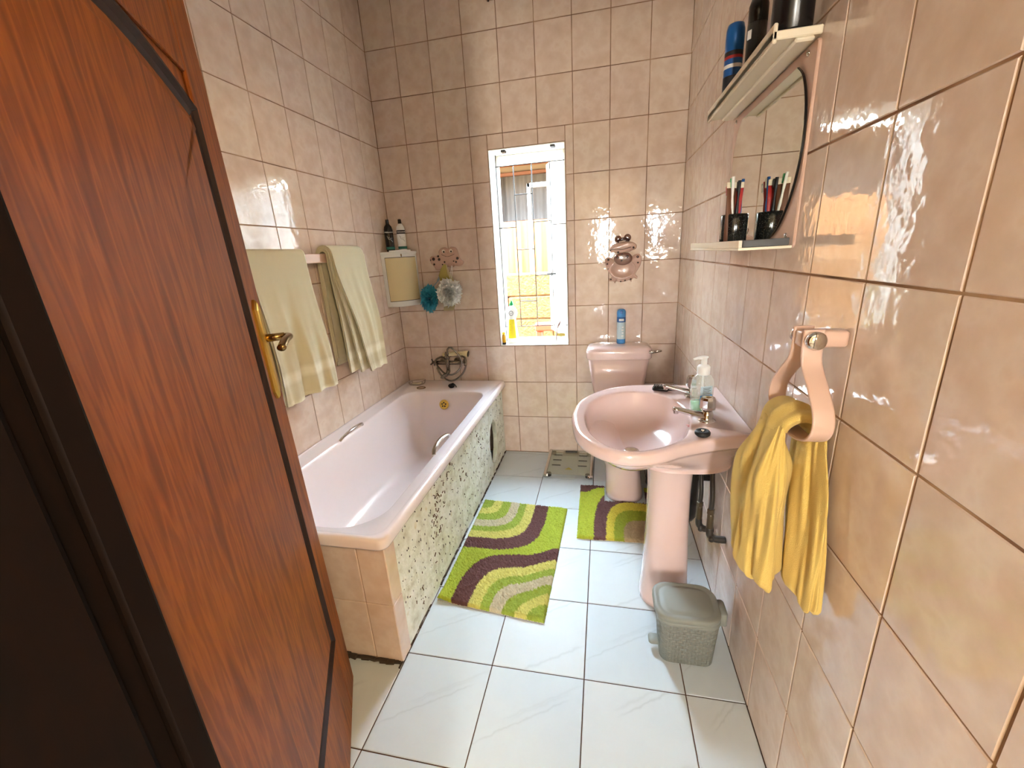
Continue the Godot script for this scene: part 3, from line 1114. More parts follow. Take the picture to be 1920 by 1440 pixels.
func build_mixer() -> void:
	var t := thing("shower_mixer", "chrome bath mixer tap with cross handles and a coiled shower hose", "tap", Vector3(-0.018, 0, 0))
	begin()
	tube([Vector3(0.265, 0.663, 0.05), Vector3(0.43, 0.663, 0.05)], 0.014, 16)
	tube([Vector3(0.345, 0.60, 0.06), Vector3(0.345, 0.725, 0.06)], [0.013, 0.015, ], 16)
	tube([Vector3(0.295, 0.663, 0.0), Vector3(0.295, 0.663, 0.05)], 0.012, 14)
	tube([Vector3(0.395, 0.663, 0.0), Vector3(0.395, 0.663, 0.05)], 0.012, 14)
	lathe(Vector3(0.345, 0.69, 0.06), [[0.012, 0], [0.019, 0.006], [0.019, 0.018], [0.012, 0.026], [0.014, 0.04], [0.009, 0.05]], 16)
	end("body", M.worn_chrome, t)
	for s in [-1, 1]:
		begin()
		lathe(Vector3.ZERO, [[0.001, 0.0], [0.026, 0.0], [0.024, 0.006], [0.013, 0.009]], 20)
		var fl := end("flange", M.worn_chrome, t)
		fl.transform = Transform3D(Basis(Vector3.RIGHT, PI / 2), Vector3(0.345 + s * 0.05, 0.663, 0.001))
		var hd := Node3D.new()
		hd.name = number("handle", t)
		t.add_child(hd, true)
		hd.transform = Transform3D(Basis(Vector3.UP, s * 0.45), Vector3(0.345 + s * 0.092, 0.663, 0.05))
		begin()
		tube([Vector3(-s * 0.01, 0, 0), Vector3(s * 0.028, 0, 0)], 0.0085, 12)
		for k in 4:
			var a := TAU * k / 4 + 0.4
			tube([Vector3(s * 0.022, 0, 0), Vector3(s * 0.022, 0.019 * cos(a), 0.019 * sin(a)), Vector3(s * 0.022, 0.024 * cos(a), 0.024 * sin(a)), Vector3(s * 0.022, 0.028 * cos(a), 0.028 * sin(a))], [0.0045, 0.0045, 0.0075, 0.003], 10)
		lathe(Vector3(s * 0.022, 0, 0), [[0.004, -0.008], [0.009, -0.004], [0.009, 0.004], [0.004, 0.008]], 12)
		end("cross", M.worn_chrome, hd)
	begin()
	tube(curve([Vector3(0.345, 0.61, 0.065), Vector3(0.342, 0.592, 0.085), Vector3(0.325, 0.585, 0.115), Vector3(0.318, 0.572, 0.125)], 5), [0.014, 0.014, 0.014, 0.0135, 0.013, 0.013, 0.013, 0.013, 0.013, 0.0125, 0.0125, 0.0125, 0.0125, 0.0125, 0.0125, 0.0125], 14)
	end("spout", M.worn_chrome, t)
	for pts in [HOSE_A, HOSE_B]:
		begin()
		var v := []
		for q in pts:
			v.append(Vector3(q[0], q[1], q[2]))
		var c := curve(v, 10)
		var rad := []
		for i in c.size():
			rad.append(0.0065 if i % 2 else 0.0058)
		tube(c, rad, 10)
		end("hose", M.worn_chrome, t)
	begin()
	X = Transform3D(Basis(Vector3.BACK, 0.06), Vector3(0.385, 0.722, 0.05))
	box(Vector3(-0.075, -0.011, -0.014), Vector3(0.075, 0.013, 0.014), 0.006, 0.006, 4)
	tube([Vector3(0.07, 0.002, 0), Vector3(0.105, -0.006, 0.0)], [0.016, 0.022], 16)
	end("handset", M.cream_plastic, t)
	begin()
	X = Transform3D(Basis(Vector3.BACK, 0.06), Vector3(0.385, 0.722, 0.05))
	tube([Vector3(0.1045, -0.006, 0), Vector3(0.108, -0.0067, 0)], [0.0205, 0.0205], 16)
	end("spray_face", M.black_plastic, t)

const HOSE_A := [[0.359, 0.725, 0.075], [0.362, 0.758, 0.085], [0.386, 0.776, 0.090], [0.417, 0.751, 0.090], [0.450, 0.706, 0.090], [0.453, 0.661, 0.090], [0.429, 0.621, 0.090], [0.382, 0.590, 0.085], [0.338, 0.592, 0.085], [0.308, 0.606, 0.075], [0.274, 0.640, 0.066]]
const HOSE_B := [[0.274, 0.640, 0.066], [0.257, 0.678, 0.055], [0.285, 0.698, 0.045], [0.330, 0.702, 0.034], [0.433, 0.704, 0.030], [0.471, 0.683, 0.050], [0.471, 0.643, 0.060], [0.451, 0.600, 0.060], [0.412, 0.560, 0.066], [0.363, 0.541, 0.070], [0.314, 0.556, 0.066], [0.279, 0.594, 0.060], [0.263, 0.632, 0.056]]

# ---------------------------------------------------------------- washbasin, toilet
const RIM := [[1.774, 0.975], [1.70, 0.962], [1.60, 0.952], [1.487, 0.956], [1.40, 0.985], [1.325, 1.045], [1.268, 1.14], [1.247, 1.25], [1.248, 1.34], [1.268, 1.445], [1.305, 1.515], [1.36, 1.565], [1.427, 1.585], [1.50, 1.565], [1.57, 1.518], [1.66, 1.472], [1.774, 1.43]]
const BOWL := [[1.289, 1.318], [1.293, 1.23], [1.315, 1.15], [1.365, 1.082], [1.439, 1.047], [1.51, 1.05], [1.575, 1.092], [1.618, 1.2], [1.622, 1.31], [1.592, 1.43], [1.56, 1.48], [1.505, 1.528], [1.426, 1.557], [1.354, 1.519], [1.308, 1.43]]

func radial(poly: PackedVector2Array, c: Vector2, a: float) -> Vector2:
	var far := c + Vector2.from_angle(a) * 3.0
	var best := c
	for i in poly.size():
		var h = Geometry2D.segment_intersects_segment(c, far, poly[i], poly[(i + 1) % poly.size()])
		if h != null and (h - c).length_squared() > (best - c).length_squared():
			best = h
	return best

func build_basin() -> void:
	var t := thing("washbasin", "pink ceramic washbasin with a round bowl on a matching pedestal", "washbasin")
	var open := []
	for p in RIM:
		open.append(Vector3(p[0], 0, p[1]))
	var rim := PackedVector2Array()
	for p in curve(open, 6):
		rim.append(Vector2(p.x, p.z))
	var bowl := curve2(BOWL, 6)
	var c := Vector2(1.445, 1.30)
	var angles := []
	for i in 84:
		angles.append(TAU * i / 84 - PI)
	for q in [Vector2(1.774, 0.975), Vector2(1.774, 1.43)]:
		angles.append((q - c).angle() + 0.002)
		angles.append((q - c).angle() - 0.002)
	angles.sort()
	var o := []
	var b := []
	for a in angles:
		o.append(radial(rim, c, a))
		b.append(radial(bowl, c, a))
	var foot := Vector2(1.60, 1.215)
	var low := []
	for i in angles.size():
		var q := Vector2.from_angle(angles[i])
		var k := pow(pow(absf(q.x), 3.0) + pow(absf(q.y), 3.0), -1.0 / 3.0)
		low.append(Vector2(minf(1.774, foot.x + q.x * k * (0.13 if q.x < 0 else 0.174)), foot.y + q.y * k * 0.145))
	begin()
	var rings := []
	var make := func(y: float, f: Callable) -> void:
		var ring := PackedVector3Array()
		for i in angles.size():
			var p: Vector2 = f.call(i)
			ring.append(Vector3(minf(p.x, 1.774), y, p.y))
		rings.append(ring)
	var inset := func(i: int, d: float) -> Vector2:
		var p: Vector2 = o[i]
		var m := p.move_toward(c, d)
		return Vector2(p.x, m.y) if p.x > 1.772 else m
	for l in [[0.630, 0.97], [0.634, 1.0], [0.655, 0.9], [0.685, 0.68], [0.72, 0.38], [0.745, 0.15], [0.757, 0.05]]:
		make.call(l[0], func(i): return (inset.call(i, 0.012) as Vector2).lerp(low[i], l[1]))
	for l in [[0.760, 0.010], [0.766, 0.002], [0.778, 0.0], [0.792, 0.001], [0.799, 0.005], [0.802, 0.012], [0.8015, 0.02]]:
		make.call(l[0], func(i): return inset.call(i, l[1]))
	for l in [[0.800, 1.03], [0.7985, 1.008], [0.794, 0.994], [0.785, 0.982], [0.765, 0.955], [0.73, 0.88], [0.70, 0.74], [0.684, 0.55], [0.676, 0.32], [0.672, 0.12]]:
		make.call(l[0], func(i): return c.lerp(b[i], l[1]))
	loft(rings)
	end("bowl", M.pink_ceramic, t)
	begin()
	rings = []
	for l in [[0.0015, 0.185, 0.185], [0.02, 0.184, 0.182], [0.10, 0.168, 0.168], [0.30, 0.15, 0.155], [0.48, 0.146, 0.15], [0.58, 0.155, 0.16], [0.632, 0.19, 0.2], [0.65, 0.22, 0.22]]:
		rings.append(rr(1.588, 1.195, l[1], l[2], l[1] * 0.42, 9, l[0]))
	loft(rings)
	end("pedestal", M.pink_ceramic, t)
	# drain in the bowl
	begin()
	lathe(Vector3(1.445, 0.6725, 1.30), [[0.026, 0.0], [0.024, 0.003], [0.018, 0.002], [0.002, 0.0]], 22, false)
	end("drain", M.chrome, t)
	# pair of pillar taps
	for k in 2:
		var z: float = [1.095, 1.325][k]
		var tp := Node3D.new()
		tp.name = number("tap", t)
		t.add_child(tp, true)
		tp.position = Vector3(1.668, 0.798, z)
		tp.rotation.y = [-0.06, 0.05][k]
		begin()
		lathe(Vector3.ZERO, [[0.026, 0.0], [0.026, 0.004], [0.021, 0.007], [0.018, 0.012], [0.019, 0.024], [0.015, 0.032], [0.013, 0.037]], 24)
		var sp := []
		var rad := []
		for i in 9:
			var u := i / 8.0
			sp.append(Vector3(-0.004 - 0.098 * u, 0.016 + 0.026 * u, 0))
			rad.append(lerpf(0.0155, 0.0088, u))
		tube(sp, rad, 16, 0.8)
		tube([Vector3(-0.093, 0.042, 0), Vector3(-0.093, 0.026, 0)], [0.0085, 0.0075], 14)
		end("spout", M.chrome, tp)
		begin(false)
		var prof := [[0.016, 0.036], [0.023, 0.042], [0.024, 0.05], [0.023, 0.072], [0.019, 0.079], [0.010, 0.080]]
		lathe(Vector3.ZERO, prof, 10)
		end("handle", M.chrome, tp)
		begin()
		lathe(Vector3(0, 0.08, 0), [[0.009, 0.0], [0.009, 0.0012], [0.002, 0.0016]], 16)
		end("cap", M.old_brass, tp)
	# red sticker on the deck
	begin()
	for i in 3:
		X = Transform3D(Basis.from_euler(Vector3(0, 0.9 * i, 0)), Vector3(1.612, 0.7905, 1.345 + 0.008 * i))
		box(Vector3(-0.007, 0, -0.0012), Vector3(0.007, 0.0008, 0.0012), 0.0002)
	end("sticker", M.red_ink, t)
	# black trap and flexible hoses under the basin
	var w := thing("waste_trap", "black plastic waste trap hanging behind the basin pedestal", "pipe")
	begin()
	lathe(Vector3(1.705, 0.20, 0.985), [[0.008, 0.0], [0.022, 0.008], [0.034, 0.03], [0.036, 0.06], [0.036, 0.29], [0.02, 0.31]], 20)
	end("bottle", M.black_plastic, w)
	begin()
	tube(curve([Vector3(1.705, 0.50, 0.985), Vector3(1.704, 0.57, 0.99), Vector3(1.69, 0.59, 1.02), Vector3(1.67, 0.6, 1.06)], 5), 0.018, 14)
	end("inlet", M.black_plastic, w)
	begin()
	tube([Vector3(1.705, 0.42, 1.0), Vector3(1.774, 0.42, 1.0)], 0.016, 12)
	end("outlet", M.black_plastic, w)
	begin()
	tube([Vector3(1.685, 0.175, 0.98), Vector3(1.69, 0.23, 0.98)], 0.006, 8)
	end("tail", M.black_plastic, w)
	for k in 2:
		var h := thing("water_hose", ["dark braided water hose under the basin, the farther of the two", "dark braided water hose under the basin, the nearer of the two"][k], "hose", Vector3.ZERO)
		var z: float = [1.115, 1.27][k]
		var y: float = [0.30, 0.37][k]
		begin()
		tube(curve([Vector3(1.725, 0.615, z - 0.02), Vector3(1.722, y + 0.2, z - 0.03), Vector3(1.722, y + 0.12, z - 0.005), Vector3(1.72, y + 0.07, z)], 6), 0.0085, 12)
		end("braid", M.dark_pipe, h)
		begin(false)
		lathe(Vector3(1.72, y + 0.055, z), [[0.009, 0.0], [0.0125, 0.002], [0.0125, 0.02], [0.009, 0.022]], 6)
		soft_()
		lathe(Vector3(1.72, y - 0.02, z), [[0.011, 0.0], [0.012, 0.004], [0.011, 0.07], [0.009, 0.08]], 14)
		end("nut", M.dark_brass, h)
		begin()
		tube(curve([Vector3(1.72, y, z), Vector3(1.722, y - 0.025, z + 0.004), Vector3(1.74, y - 0.042, z + 0.004), Vector3(1.774, y - 0.045, z + 0.002)], 5), 0.0125, 12)
		tube([Vector3(1.727, y - 0.03, z), Vector3(1.722, y - 0.032, z + 0.028)], [0.008, 0.009], 10)
		end("valve", M.dark_pipe, h)

func build_toilet() -> void:
	var t := thing("toilet", "pink ceramic toilet with a square cistern against the window wall", "toilet")
	begin()
	var rings := []
	for l in [[0.40, 0.20, 0.10], [0.405, 0.235, 0.135], [0.42, 0.262, 0.15], [0.55, 0.312, 0.166], [0.715, 0.352, 0.182]]:
		rings.append(rr(1.437, 0.006 + l[2] / 2, l[1], l[2], 0.035, 7, l[0]))
	loft(rings)
	end("cistern", M.pink_ceramic, t)
	begin()
	rings = []
	for l in [[0.712, 0.366, 0.192, 0.045], [0.716, 0.374, 0.2, 0.05], [0.752, 0.376, 0.203, 0.05], [0.772, 0.366, 0.195, 0.05], [0.783, 0.33, 0.17, 0.05], [0.787, 0.25, 0.11, 0.04]]:
		rings.append(rr(1.437, 0.108, l[1], l[2], l[3], 8, l[0]))
	loft(rings)
	end("lid", M.pink_ceramic, t)
	begin()
	tube([Vector3(1.605, 0.755, 0.195), Vector3(1.632, 0.757, 0.20)], 0.009, 12)
	tube(curve([Vector3(1.632, 0.757, 0.20), Vector3(1.65, 0.762, 0.202), Vector3(1.672, 0.764, 0.203)], 4), [0.006, 0.0075, 0.0085, 0.0085, 0.0085, 0.008, 0.007, 0.006, 0.004], 10)
	end("lever", M.chrome, t)
	begin()
	rings = []
	for l in [[0.0015, 0.205, 0.43, 0.36], [0.03, 0.2, 0.425, 0.36], [0.12, 0.19, 0.40, 0.355], [0.19, 0.195, 0.40, 0.36], [0.24, 0.235, 0.41, 0.375], [0.31, 0.32, 0.45, 0.40], [0.37, 0.362, 0.485, 0.42], [0.395, 0.368, 0.492, 0.422], [0.402, 0.35, 0.475, 0.422], [0.398, 0.27, 0.36, 0.44], [0.33, 0.2, 0.26, 0.44], [0.27, 0.1, 0.12, 0.42]]:
		rings.append(rr(1.468 - l[0] * 0.06, l[3], l[1], l[2], l[1] * 0.46, 9, l[0]))
	loft(rings)
	end("pan", M.pink_ceramic, t)
	begin()
	rings = []
	for l in [[0.405, 0.36, 0.46, 0.43], [0.412, 0.372, 0.47, 0.43], [0.43, 0.372, 0.47, 0.43], [0.438, 0.35, 0.45, 0.43]]:
		rings.append(rr(1.442, l[3], l[1], l[2], l[1] * 0.46, 9, l[0]))
	loft(rings)
	end("seat", M.pink_plastic, t)
	# air freshener on the cistern
	var s := thing("air_freshener", "pale blue air freshener spray can standing on the cistern lid", "spray can", Vector3(1.452, 0.788, 0.09))
	begin()
	lathe(Vector3.ZERO, [[0.022, 0.0], [0.0255, 0.002], [0.0255, 0.028]], 24)
	end("base_band", M.blue_plastic, s)
	begin()
	lathe(Vector3.ZERO, [[0.0253, 0.028], [0.0253, 0.128]], 24, false, false)
	end("can", M.sky_label, s)
	begin()
	lathe(Vector3.ZERO, [[0.0255, 0.128], [0.0255, 0.158]], 24, false, false)
	end("name_band", M.deep_blue, s)
	begin()
	lathe(Vector3.ZERO, [[0.0257, 0.158], [0.0257, 0.188], [0.022, 0.198], [0.014, 0.203]], 24)
	end("cap", M.blue_plastic, s)
	begin()
	box(Vector3(-0.008, 0.178, 0.017), Vector3(0.008, 0.196, 0.0262), 0.002)
	end("nozzle", M.deep_blue, s)
	begin(false)
	box(Vector3(-0.014, 0.136, 0.0225), Vector3(0.014, 0.149, 0.0262), 0.0008)
	end("name_print", M.white_ink, s)
	for i in 4:
		begin(false)
		box(Vector3(0.001 + 0.002 * (i % 2), 0.045 + i * 0.017, 0.0235), Vector3(0.013, 0.052 + i * 0.017, 0.0262), 0.0006)
		end("print", M.white_ink, s)
	# toilet brush holder in the shade beside the pan
	var h := thing("toilet_brush", "black toilet brush holder in the shade between toilet and basin pedestal", "brush", Vector3(1.650, 0.0015, 0.35))
	begin()
	lathe(Vector3.ZERO, [[0.05, 0.0], [0.055, 0.006], [0.05, 0.09], [0.042, 0.11], [0.02, 0.115]], 22)
	end("holder", M.black_plastic, h)
	begin()
	tube([Vector3(0, 0.11, 0), Vector3(0, 0.3, 0), Vector3(0, 0.34, 0)], [0.007, 0.007, 0.01], 10)
	end("handle", M.black_plastic, h)

# ---------------------------------------------------------------- things on the floor
func lin(r: int, g: int, b: int) -> Color:
	return Color8(r, g, b).srgb_to_linear()

# pile rug over four floor corners (far left, far right, near right, near left); paint gives a colour by (u, v) in metres
func rug(called: String, label: String, q: Array, nu: int, nv: int, paint: Callable, keep: Callable, curl := 0.0, hem := []) -> void:
	begin()
	var pts := []
	var col := []
	for j in nv + 1:
		for i in nu + 1:
			var s := float(i) / nu
			var t := float(j) / nv
			var a: Vector2 = q[0].lerp(q[1], s)
			var b: Vector2 = q[3].lerp(q[2], s)
			var p := a.lerp(b, t)
			var edge := minf(minf(s * nu, (1 - s) * nu), minf(t * nv, (1 - t) * nv))
			var c: Color = paint.call(p.x, p.y)
			var h := 0.014 + rng.randf_range(-0.0032, 0.0042) + 0.002 * sin(p.x * 31.0) * sin(p.y * 23.0)
			if edge < 0.5:
				h = 0.0025
			elif edge < 1.5:
				h *= 0.8
			h += curl * exp(-(pow(p.x - q[3].x, 2) + pow(p.y - q[3].y, 2)) / 0.0022)
			var k := rng.randf_range(0.82, 1.1)
			pts.append(Vector3(p.x + rng.randf_range(-0.0016, 0.0016), h, p.y + rng.randf_range(-0.0016, 0.0016)))
			col.append(Color(c.r * k, c.g * k, c.b * k))
	for j in nv:
		for i in nu:
			var a := j * (nu + 1) + i
			var ix := [a, a + 1, a + nu + 2, a + nu + 1]
			var m: Vector3 = (pts[ix[0]] + pts[ix[2]]) / 2
			if not keep.call(m.x, m.z):
				continue
			for o in [[0, 1, 2], [0, 2, 3]]:
				for k in o:
					VC = col[ix[k]]
					vert(pts[ix[k]])
	var t := thing(called, label, "rug")
	end("pile", M.rug_pile, t)
	# woven backing: a hem round the pile
	begin(false)
	var ring := PackedVector3Array()
	for p in (hem if hem.size() else q):
		ring.append(Vector3(p.x, 0.0012, p.y))
	var up := PackedVector3Array()
	for p in ring:
		up.append(p + Vector3(0, 0.0026, 0))
	loft([ring, up], false, false)
	end("backing", M.pale_plastic, t)

func build_rugs() -> void:
	var lime := lin(176, 190, 62)
	var green := lin(158, 176, 66)
	var yellow := lin(216, 208, 112)
	var brown := lin(104, 68, 66)
	var beige := lin(206, 192, 160)
	var band := func(d: float) -> Color:
		for l in [[0.085, green], [0.135, yellow], [0.185, green], [0.235, beige], [0.275, green], [0.325, yellow], [0.40, brown]]:
			if d < l[0]:
				return l[1]
		return lime
	var paint := func(x: float, z: float) -> Color:
		x += rng.randf_range(-0.003, 0.003)
		z += rng.randf_range(-0.003, 0.003)
		var u := maxf(0.0, x - 0.675) * 1.03
		var v := maxf(0.0, z - 0.645) * 1.03
		var d1 := pow(pow(u, 4.6) + pow(v * 0.95, 4.6), 1 / 4.6)
		var u2 := maxf(0.0, 1.152 - x) * 1.0
		var v2 := maxf(0.0, 1.425 - z) * 0.93
		var d2 := pow(pow(u2, 4.6) + pow((v2 + 0.06 * (1.0 - smoothstep(1.0, 1.16, x))) * 1.03, 4.6), 1 / 4.6)
		if d1 < 0.40:
			return band.call(d1)
		return band.call(d2)
	rug("bath_mat", "large green, yellow and brown wavy striped bath mat beside the bath", [Vector2(0.694, 0.642), Vector2(1.165, 0.674), Vector2(1.138, 1.42), Vector2(0.692, 1.372)], 116, 180, paint, func(_x, _z): return true, 0.012)
	var paint2 := func(x: float, z: float) -> Color:
		x += rng.randf_range(-0.003, 0.003)
		z += rng.randf_range(-0.003, 0.003)
		var u := absf(x - 1.555)
		var v := maxf(0.0, 0.95 - z) * 0.52
		var d := pow(pow(u, 4.0) + pow(v, 4.0), 0.25)
		if d < 0.105:
			return lin(176, 150, 112)
		if d < 0.15:
			return lin(150, 160, 44)
		if d < 0.187:
			return lin(214, 196, 70)
		if d < 0.247:
			return brown
		var rise := 0.505 - 0.05 * smoothstep(1.24, 1.34, x)
		return brown if z < rise and x < 1.40 else lin(180, 190, 58)
	rug("toilet_mat", "smaller green, yellow and brown contour mat round the foot of the toilet", [Vector2(1.222, 0.425), Vector2(1.735, 0.425), Vector2(1.735, 0.90), Vector2(1.228, 0.91)], 124, 116, paint2, func(x, z): return not (z < 0.585 and x > 1.360 and x < 1.578), 0.0, [Vector2(1.222, 0.425), Vector2(1.360, 0.425), Vector2(1.360, 0.585), Vector2(1.578, 0.585), Vector2(1.578, 0.425), Vector2(1.735, 0.425), Vector2(1.735, 0.90), Vector2(1.228, 0.91)])

func build_bin() -> void:
	var t := thing("pedal_bin", "small grey plastic pedal bin with a woven pattern below the yellow towel", "bin")
	begin()
	var rings := []
	for l in [[0.0015, 0.160, 0.118, 0.028], [0.005, 0.168, 0.126, 0.032], [0.10, 0.178, 0.138, 0.034], [0.172, 0.186, 0.148, 0.036]]:
		rings.append(rr(1.625, 1.447, l[1], l[2], l[3], 8, l[0]))
	loft(rings, true, false)
	end("body", M.bin_weave, t)
	begin()
	rings = []
	for l in [[0.168, 0.186, 0.148, 0.036], [0.170, 0.194, 0.156, 0.042], [0.184, 0.196, 0.158, 0.044]]:
		rings.append(rr(1.623, 1.447, l[1], l[2], l[3], 8, l[0]))
	loft(rings, true, true)
	end("collar", M.bin_grey, t)
	begin()
	rings = []
	for l in [[0.186, 0.198, 0.160, 0.05], [0.189, 0.204, 0.166, 0.054], [0.200, 0.204, 0.166, 0.054], [0.205, 0.196, 0.158, 0.05], [0.2065, 0.18, 0.142, 0.046], [0.2045, 0.168, 0.13, 0.042], [0.2045, 0.158, 0.12, 0.04], [0.2085, 0.148, 0.11, 0.038], [0.2095, 0.13, 0.094, 0.034]]:
		rings.append(rr(1.620, 1.447, l[1], l[2], l[3], 9, l[0]))
	loft(rings)
	end("lid", M.bin_grey, t)
	begin()
	box(Vector3(1.712, 0.148, 1.412), Vector3(1.744, 0.196, 1.482), 0.004, 0.01, 4)
	end("hinge", M.bin_grey, t)
	begin()
	box(Vector3(1.508, 0.022, 1.425), Vector3(1.548, 0.034, 1.468), 0.004, 0.012, 5)
	end("pedal", M.bin_grey, t)

func build_scale() -> void:
	var t := thing("bathroom_scale", "glass bathroom scale with chrome side rails on the floor under the window", "scale")
	begin(false)
	box(Vector3(1.002, 0.022, 0.012), Vector3(1.278, 0.028, 0.342), 0.001, 0.004, 3)
	end("platform", M.scale_glass, t)
	for s in 2:
		begin()
		var x: float = [0.999, 1.281][s]
		tube(curve([Vector3(x + (0.02 if s == 0 else -0.02), 0.02, 0.352), Vector3(x + (0.004 if s == 0 else -0.004), 0.02, 0.352), Vector3(x, 0.02, 0.335), Vector3(x, 0.02, 0.18), Vector3(x, 0.02, 0.012)], 8), 0.0115, 12)
		end("rail", M.chrome, t)
		for k in 2:
			begin()
			lathe(Vector3(x + (0.022 if s == 0 else -0.022), 0.0015, [0.03, 0.322][k]), [[0.014, 0.0], [0.016, 0.004], [0.016, 0.0195], [0.012, 0.0205]], 18)
			end("foot", M.black_rubber, t)
	begin()
	box(Vector3(1.085, 0.006, 0.018), Vector3(1.195, 0.0215, 0.06), 0.002)
	end("display_box", M.chrome, t)
	begin(false)
	box(Vector3(1.10, 0.0283, 0.026), Vector3(1.18, 0.0292, 0.05), 0.0003)
	end("screen", M.dark_ink, t)
	for s in [1.03, 1.195]:
		for k in 3:
			begin(false)
			box(Vector3(s, 0.0282, 0.085 + k * 0.07), Vector3(s + 0.055, 0.0288, 0.098 + k * 0.07), 0.0002)
			end("foot_mark", M.dark_pipe, t)
	begin(false)
	X = Transform3D(Basis(Vector3.RIGHT, -PI / 2), Vector3(1.14, 0.0282, 0.285))
	relief(PackedVector2Array([Vector2(-0.024, 0), Vector2(0.024, 0), Vector2(0, 0.03)]), [[0, 0], [0, 0.0006]])
	end("triangle_mark", M.olive_strap, t)

# ---------------------------------------------------------------- towels
# cloth hung over a rail that runs along z: front and back drops, folds(z, d) moves it out, d = distance below the rail
func drape(x: float, y: float, z0: float, z1: float, front: float, back: float, r: float, th: float, folds: Callable, shift: Callable, trim_at: Array, base: Color, pale: Color) -> void:
	var nz := 40
	var path := []
	for i in 15:
		path.append([-1, back * (1 - i / 14.0)])
	for i in 9:
		path.append([0, PI * (1 - i / 8.0)])
	for i in 31:
		path.append([1, front * i / 30.0])
	var sheets := [[], []]
	for side in 2:
		for j in nz + 1:
			var s := float(j) / nz
			var row := []
			for p in path:
				var d: float = p[1]
				var o: float = th * 0.5 * (1 if side == 0 else -1)
				var v: Vector3
				if p[0] == 0:
					v = Vector3(x + cos(d) * (r + o), y + sin(d) * (r + o), lerpf(z0, z1, s))
				else:
					var z := lerpf(z0, z1, s)
					v = Vector3(x + p[0] * (r + o), y - d, z)
					if p[0] == 1:
						v.x += folds.call(s, d)
						v.z += shift.call(s, d)
				row.append(v)
			sheets[side].append(row)
	var tint := func(k: int) -> Color:
		if path[k][0] == 1:
			for b in trim_at:
				if path[k][1] > b[0] and path[k][1] < b[1]:
					return pale
		return base
	for side in 2:
		for j in nz:
			for k in path.size() - 1:
				var a: Vector3 = sheets[side][j][k]
				var b: Vector3 = sheets[side][j + 1][k]
				var c: Vector3 = sheets[side][j + 1][k + 1]
				var d: Vector3 = sheets[side][j][k + 1]
				var ca: Color = tint.call(k)
				var cb: Color = tint.call(k + 1)
				for q in ([[a, ca], [b, ca], [c, cb], [a, ca], [c, cb], [d, cb]] if side == 1 else [[a, ca], [c, cb], [b, ca], [a, ca], [d, cb], [c, cb]]):
					VC = q[1]
					vert(q[0])
	VC = base
	for k in path.size() - 1:
		for j in [0, nz]:
			quad(sheets[0][j][k], sheets[0][j][k + 1], sheets[1][j][k + 1], sheets[1][j][k])
	VC = pale
	for j in nz:
		for k in [0, path.size() - 1]:
			quad(sheets[0][j][k], sheets[0][j + 1][k], sheets[1][j + 1][k], sheets[1][j][k])

func build_towels() -> void:
	var rail := thing("towel_rail", "pale pink towel rail on the left wall above the bath", "towel rail")
	begin()
	box(Vector3(0.055, 1.348, 0.46), Vector3(0.065, 1.390, 1.36), 0.003)
	end("bar", M.pink_plastic, rail)
	for z in [0.47, 1.345]:
		begin()
		box(Vector3(0.001, 1.345, z - 0.018), Vector3(0.056, 1.395, z + 0.018), 0.005)
		end("bracket", M.pink_plastic, rail)
	var base := Color(0.80, 0.77, 0.66)
	var pale := Color(0.98, 0.98, 0.96)
	var f1 := func(s: float, d: float) -> float:
		var k := smoothstep(0.02, 0.5, d)
		var a := s + 0.10 * d
		return k * (0.016 * sin(a * 8.0 + 0.6) + 0.013 * sin(a * 17.0 + 1.4 + 2.4 * d) + 0.012 * pow(maxf(0.0, sin(a * 23.0 + 0.8 - 3.0 * d)), 2.0)) + 0.014 * k
	var t1 := thing("bath_towel", "cream bath towel hanging on the rail nearest the door handle", "towel", Vector3.ZERO, "")
	begin()
	drape(0.06, 1.386, 1.285, 0.965, 0.59, 0.5, 0.018, 0.012, f1, func(s, d): return -0.03 * d * (0.6 + 0.4 * s), [[0.47, 0.505], [0.577, 0.60]], base, pale)
	end("terry", M.cream_towel, t1)
	var t2 := thing("bath_towel", "cream bath towel folded in layers on the rail beside the corner cabinet", "towel", Vector3.ZERO, "")
	var f2 := func(s: float, d: float) -> float:
		var k := smoothstep(0.0, 0.4, d)
		return k * (0.006 * sin(s * 12.0 + 1.0) + 0.004 * sin(s * 27.0)) + 0.035 * k
	for n in 3:
		begin()
		var m: float = n * 0.010
		drape(0.06, 1.383, 0.80 + 0.004 * n, 0.525, 0.60 - 0.012 * n, 0.54 - 0.02 * n, 0.040 - m, 0.009, (func(s, d): return f2.call(s, d) * (1.0 - 0.3 * n)), func(_s, d): return -(0.115 - 0.055 * n) * pow(d / 0.6, 1.2) * (1.0 - _s) - 0.005 * _s, [[0.475, 0.51], [0.575 - 0.012 * n, 0.61]], base, pale)
		end("layer", M.cream_towel, t2)
	build_ring()

